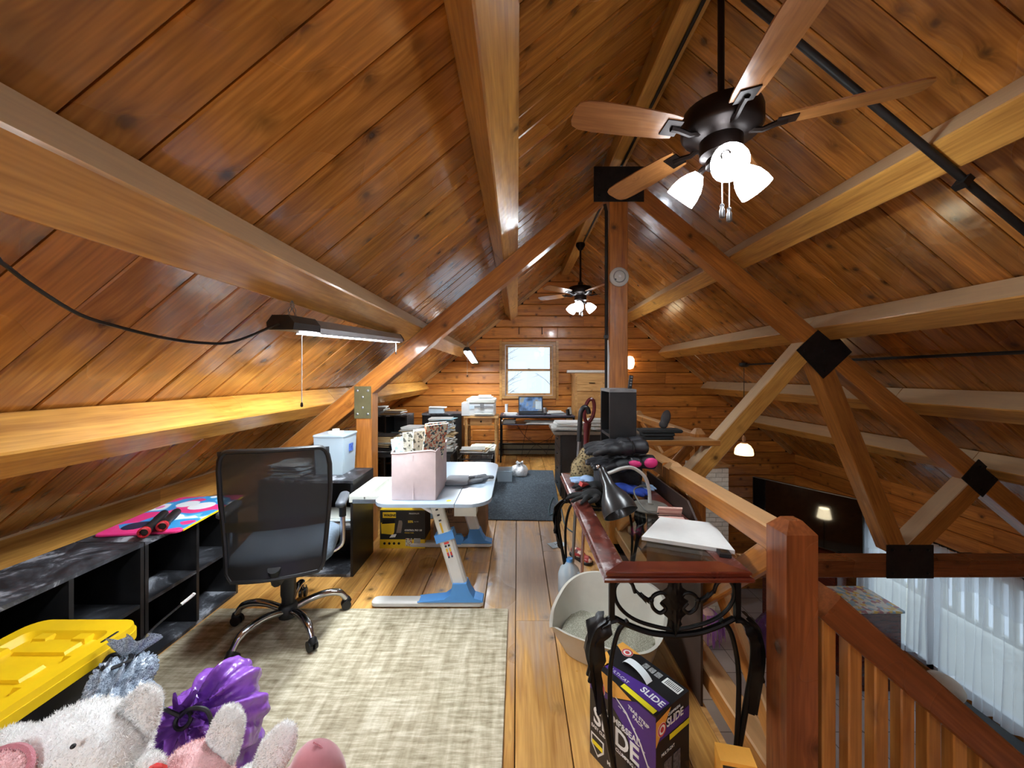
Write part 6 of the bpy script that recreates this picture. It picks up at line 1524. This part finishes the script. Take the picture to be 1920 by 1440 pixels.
# orange refill pack at the foot of the leg
og = thing('orange_pack', 'small orange pack with black label by the table foot', 'pack', (.66, 1.165, .001), R(-12))
MB().bb(-.05, .05, -.03, .03, 0, .30).obj('pack_body', ORG, og); MB().bb(-.043, .0, -.0312, -.03, .265, .288).obj('black_label', BLKC, og); MB().bb(.025, .046, -.0312, -.03, .235, .265).obj('price_tag', PAPER, og)
Mo = Matrix(((1, 0, 0), (0, 0, -1), (0, 1, 0))).to_4x4(); Mo.translation = Vector((-.005, -.0312, .245))
MB().lathe([(.001, 0), (.011, 0), (.011, .0008), (.001, .0008)], 14).obj('logo_disc', PAPER, og, M=Mo); MB().lathe([(.007, .0008), (.007, .0014), (.0105, .0014), (.0105, .0008)], 14, cap=False).obj('logo_ring', REDL, og, M=Mo)
# blue knob of a scoop lying behind the carton
sp_ = thing('litter_scoop', 'dark blue scoop handle beside the litter carton', 'scoop', (.33, 1.72, .001), R(-35))
MB().tube([(0, 0, .012), (.06, .0, .012), (.12, .0, .012)], [.012, .009, .008], 8).obj('handle', mat_plain('navy_plastic', (34, 36, 70), .4), sp_, smooth=True); MB().rbox((.15, .0, .011), (.09, .07, .02), .02, 3).obj('pan', MATS['navy_plastic'], sp_)
# leaflet on the floor and red slipper by the far leg
o = MB().bb(-.07, .07, -.05, .05, 0, .003).obj('leaflet', PAPERB, M=Matrix.Translation((.34, 3.28, .002)) @ Matrix.Rotation(R(24), 4, 'Z')); tag(o, 'pale blue printed leaflet lying on the floor planks', 'leaflet')
text('lettering', 'HILL', .04, NAVY, o, Matrix.Translation((-.02, -.005, .0032)))
sl_ = thing('slipper', 'red and cream striped slipper under the table', 'slipper', (.50, 3.02, .001), R(30))
MB().rbox((0, 0, .012), (.09, .24, .022), .044, 5).obj('sole', PLATE, sl_, smooth=50); mk('upper', remesh(MB().ell((0, .04, .04), (.09, .16, .07)).ell((0, -.07, .03), (.085, .10, .05)), .008, 3), mat_print('red_plaid', [(150, 40, 40), (206, 180, 160), (80, 30, 30), (170, 60, 50)], 40), sl_)

# mats and mitten on the truss ledge
for i, (w, z, lab) in enumerate(((.30, 0, 'lowest folded black mat on the truss ledge'), (.27, .03, 'middle folded black mat on the truss ledge'), (.36, .06, 'topmost folded black mat on the truss ledge'))):
    o = MB().rbox((0, 0, .0145), (w, .15, .028), .02, 3).obj('folded_mat', mat_plain('black_felt', (36, 37, 38), .9, var=.2) if i == 0 else MATS['black_felt'], smooth=40, M=Matrix.Translation((1.20 + .02 * i, TY + .075 - .01 * i, .891 + z)))
    tag(o, lab, 'mat', 'folded black mats on the truss ledge')
mi = thing('dark_mitten', 'dark grey mitten standing upright on the black mats', 'mitten', (1.30, TY + .07, .981))
mk('body', remesh(MB().ell((0, 0, .09), (.085, .06, .15), (0, .25, 0)).ell((-.02, 0, .035), (.08, .065, .07)), .007, 3), mat_plain('grey_wool', (74, 70, 70), .95, var=.15), mi)

# ================================================================== DOWNSTAIRS
# television across the corner
a, c = Vector((4.05, 6.6)), Vector((4.81, 5.34)); mid = (a + c) / 2; dv = (c - a)
tv = thing('television', 'large black flat screen television across the downstairs corner', 'television', (mid.x, mid.y, -1.13), math.atan2(dv.y, dv.x))
GLOSSB = mat_plain('black_screen', (8, 8, 9), .06, var=.0, coat=.5)
TL = dv.length
MB().bb(-TL / 2, TL / 2, -.02, .03, 0, .84).obj('housing', BLACK, tv); MB().bb(-TL / 2 + .012, TL / 2 - .012, -.0225, -.02, .014, .828).obj('screen', GLOSSB, tv)
MB().bb(-TL / 2, TL / 2, -.0235, -.0, .833, .842).obj('top_bezel', GALV, tv)
for s in (-1, 1): MB().bb(s * .45 - .02, s * .45 + .02, -.1, .1, -.06, 0).obj('foot', BLACK, tv)
tvs = thing('media_cabinet', 'dark wooden cabinet below the television', 'cabinet', (mid.x - .0, mid.y, ZD), math.atan2(dv.y, dv.x))
MB().bb(-.5, .5, -.18, .14, 0, 1.255).obj('body', MAHOG, tvs)
for s in (-1, 1): MB().bb(s * .01, s * .48, -.195, -.18, .05, 1.2).obj('door', MAHOG, tvs)
# white painted brick chimney breast
BRW = mat_plain('white_painted_brick', (246, 244, 240), .8, var=.08, scale=14, bmp=.3)
cb = thing('brick_chimney', 'white painted brick chimney breast downstairs by the far log wall', 'chimney', (3.28, 6.55, ZD))
MB().bb(-.215, .215, -.185, .32, 0, 2.36).obj('mortar', mat_plain('grey_mortar', (188, 184, 178), .9), cb)
br1 = MB().box((0, 0, 0), (.205, .1, .064)).mesh('brick'); br1.materials.append(BRW); br2 = MB().box((0, 0, 0), (.098, .1, .064)).mesh('brick'); br2.materials.append(BRW); rnd = random.Random(2)
for i in range(32):
    z = .037 + i * .0735
    xs = [(-.1075, br1), (.1075, br1)] if i % 2 == 0 else [(-.162, br2), (0, br1), (.162, br2)]
    for x, me in xs: mk('brick', me, None, cb, Matrix.Translation((x, -.145 + rnd.uniform(-.004, .004), z)))
    for k_ in range(2): mk('brick', br1, None, cb, Matrix.Translation((-.18 + rnd.uniform(-.003, .003), .03 + k_ * .2 + (.1 if i % 2 else 0), z)) @ Matrix.Rotation(R(90), 4, 'Z'))
MB().box((0, .05, 2.375), (.46, .54, .03), rot=(0, -.12, 0)).obj('cap_board', W_TRIM, cb)
# sheer curtains in front of the wide window
SHEER, nt, b = _new('sheer_curtain')
tl = N(nt, 'ShaderNodeBsdfTranslucent'); tl.inputs[0].default_value = (.86, .9, .95, 1); tp = N(nt, 'ShaderNodeBsdfTransparent'); df = N(nt, 'ShaderNodeBsdfDiffuse'); df.inputs[0].default_value = (.85, .87, .9, 1)
m1 = N(nt, 'ShaderNodeMixShader'); m1.inputs[0].default_value = .3; nt.links.new(tl.outputs[0], m1.inputs[1]); nt.links.new(df.outputs[0], m1.inputs[2])
m2 = N(nt, 'ShaderNodeMixShader'); m2.inputs[0].default_value = .5; nt.links.new(m1.outputs[0], m2.inputs[1]); nt.links.new(tp.outputs[0], m2.inputs[2]); nt.links.new(m2.outputs[0], nt.nodes['Material Output'].inputs['Surface'])
CL = ['sheer white curtain panel with a raised hem near the newel post', 'sheer white curtain panel hanging beside the television', 'sheer white curtain panel gathered in the middle of the window', 'wide sheer white curtain panel under the tie beam plate']
for i, (y0, y1, zb, am) in enumerate(((2.95, 3.71, -2.2, .03), (3.74, 4.31, -2.12, .028), (4.34, 4.85, -1.98, .035), (4.88, 5.60, -2.05, .03))):
    t = thing('sheer_curtain', CL[[3, 0, 2, 1][i]], 'curtain', (XR - .12, (y0 + y1) / 2, zb), 0, 'sheer curtains at the wide window')
    rnd = random.Random(80 + i); W_ = y1 - y0; n = 48; rows = []
    for j in range(14):
        f = j / 13; z = (-.55 - zb) * f
        rows.append([Vector((am * (1 - .3 * f) * math.sin(k * .9 + i) + .012 * math.sin(k * .37 + j * .3) - .02 * (1 - f), -W_ / 2 + W_ * k / n + .006 * math.sin(j * .5 + k * .2), z + (.03 * math.sin(k * .35 + i) if j == 0 else 0))) for k in range(n + 1)])
    MB().grid(rows).obj('panel', SHEER, t, smooth=True)
    # short valance layer
    rows = [[Vector((-.03 + am * .7 * math.sin(k * .8 + i * 2), -W_ / 2 + W_ * k / n, (-.53 - zb) - j * .10 - (.05 * math.sin(k * .13 + i) if j == 4 else 0))) for k in range(n + 1)] for j in range(5)]
    MB().grid(rows).obj('valance', SHEER, t, smooth=True)
rd = thing('curtain_rod', 'dark curtain rod above the sheer curtains', 'rod', (XR - .125, 2.9, -.535)); MB().tube([(0, 0, 0), (0, 2.75, 0)], .010, 8).obj('bar', IRON, rd, smooth=True)
for y in (.02, 1.37, 2.73): MB().bb(.005, .12, y - .01, y + .01, -.02, .01).obj('bracket', IRON, rd)
bh = thing('baseboard_heater', 'dark metal baseboard heater below the sheer curtains', 'heater', (XR - .06, 4.0, ZD))
HB = mat_plain('dark_heater', (70, 68, 74), .5, .3); MB().bb(-.09, .05, -1.4, 1.6, .03, .22).obj('casing', HB, bh); MB().bb(-.10, -.09, -1.4, 1.6, .11, .14).obj('front_slot', BLACK, bh); MB().bb(-.11, .05, -1.4, 1.6, .22, .24).obj('top_rail', HB, bh)
# cloth covered chest and cushion by the curtains
qt = thing('covered_chest', 'chest under a floral quilt beside the sheer curtains', 'chest', (4.45, 5.0, ZD))
MB().bb(-.3, .28, -.26, .26, 0, .97).obj('chest_body', MAHOG, qt); MB().rbox((0, 0, .985), (.64, .58, .03), .03, 3).obj('quilt', mat_print('floral_print', [(214, 200, 180), (170, 110, 110), (150, 170, 180), (220, 180, 90), (214, 206, 196)], 22), qt)
cu_ = thing('floor_cushion', 'beige round cushion on the low bench under the curtains', 'cushion', (4.62, 4.15, -2.05)); mk('pad', remesh(MB().ell((0, 0, .13), (.28, .34, .24)).ell((.02, .1, .12), (.24, .2, .2)), .015, 4), mat_plain('beige_cushion', (186, 168, 150), .9), cu_)
bn2 = thing('low_bench', 'dark low bench holding the beige cushion', 'bench', (4.62, 3.95, ZD)); MB().bb(-.2, .2, -.6, .5, .34, .395).obj('seat', PLATE, bn2)
for sx in (-.17, .17):
    for sy in (-.55, .45): MB().bb(sx - .02, sx + .02, sy - .02, sy + .02, 0, .34).obj('leg', PLATE, bn2)
# plush with purple hair and purple bag on the lower floor
pp = thing('haired_toy', 'pink toy with long purple hair on the lower floor', 'toy', (2.72, 5.55, ZD + .001))
plush_part('body', MB().ell((0, 0, .18), (.30, .26, .36)).ell((0, -.02, .42), (.26, .24, .24)), mat_fur('pale_pink_plush', (236, 206, 214)), pp, .014, 5000, .012, 31)
rnd = random.Random(5); hm = MB()
for i in range(70):
    a0 = rnd.uniform(0, 6.28); p = Vector((.11 * math.cos(a0), .11 * math.sin(a0) - .02, .50)); q = p + Vector((.10 * math.cos(a0), .10 * math.sin(a0), -.12)); r_ = q + Vector((.03 * math.cos(a0), .03 * math.sin(a0), -rnd.uniform(.12, .26)))
    hm.tube(spline([p, q, r_], 3), [.008] * 6 + [.003], 5)
o = hm.obj('hair', mat_plain('lilac_hair', (170, 110, 196), .6), pp); o['kind'] = 'stuff'
tied_bag('drawstring_bag', 'dark purple bag on the lower floor behind the newel post', (3.62, 5.35, ZD + .001), .28, (3.62, 5.33, ZD + .62), mat_bag('deep_purple_bag', (50, 30, 74), (74, 46, 104), 6.0), 15, 16)
# table lamp under the loft, mirrored in the television
fl = thing('floor_lamp', 'floor lamp with lit cream shade under the loft', 'lamp', (1.60, 5.15, ZD))
MB().lathe([(.001, 0), (.13, 0), (.135, .015), (.03, .03), (.012, .05)], 20).obj('base', BRONZE, fl, smooth=40); MB().cyl((0, 0, .04), (0, 0, .98), .011, n=10).obj('pole', BRONZE, fl, smooth=True)
MB().lathe([(.125, .90), (.09, 1.10), (.088, 1.10), (.122, .90)], 24, cap=False).obj('lamp_shade', mat_glow('lit_cream_shade', (1, .84, .55), 7.0), fl, smooth=40)
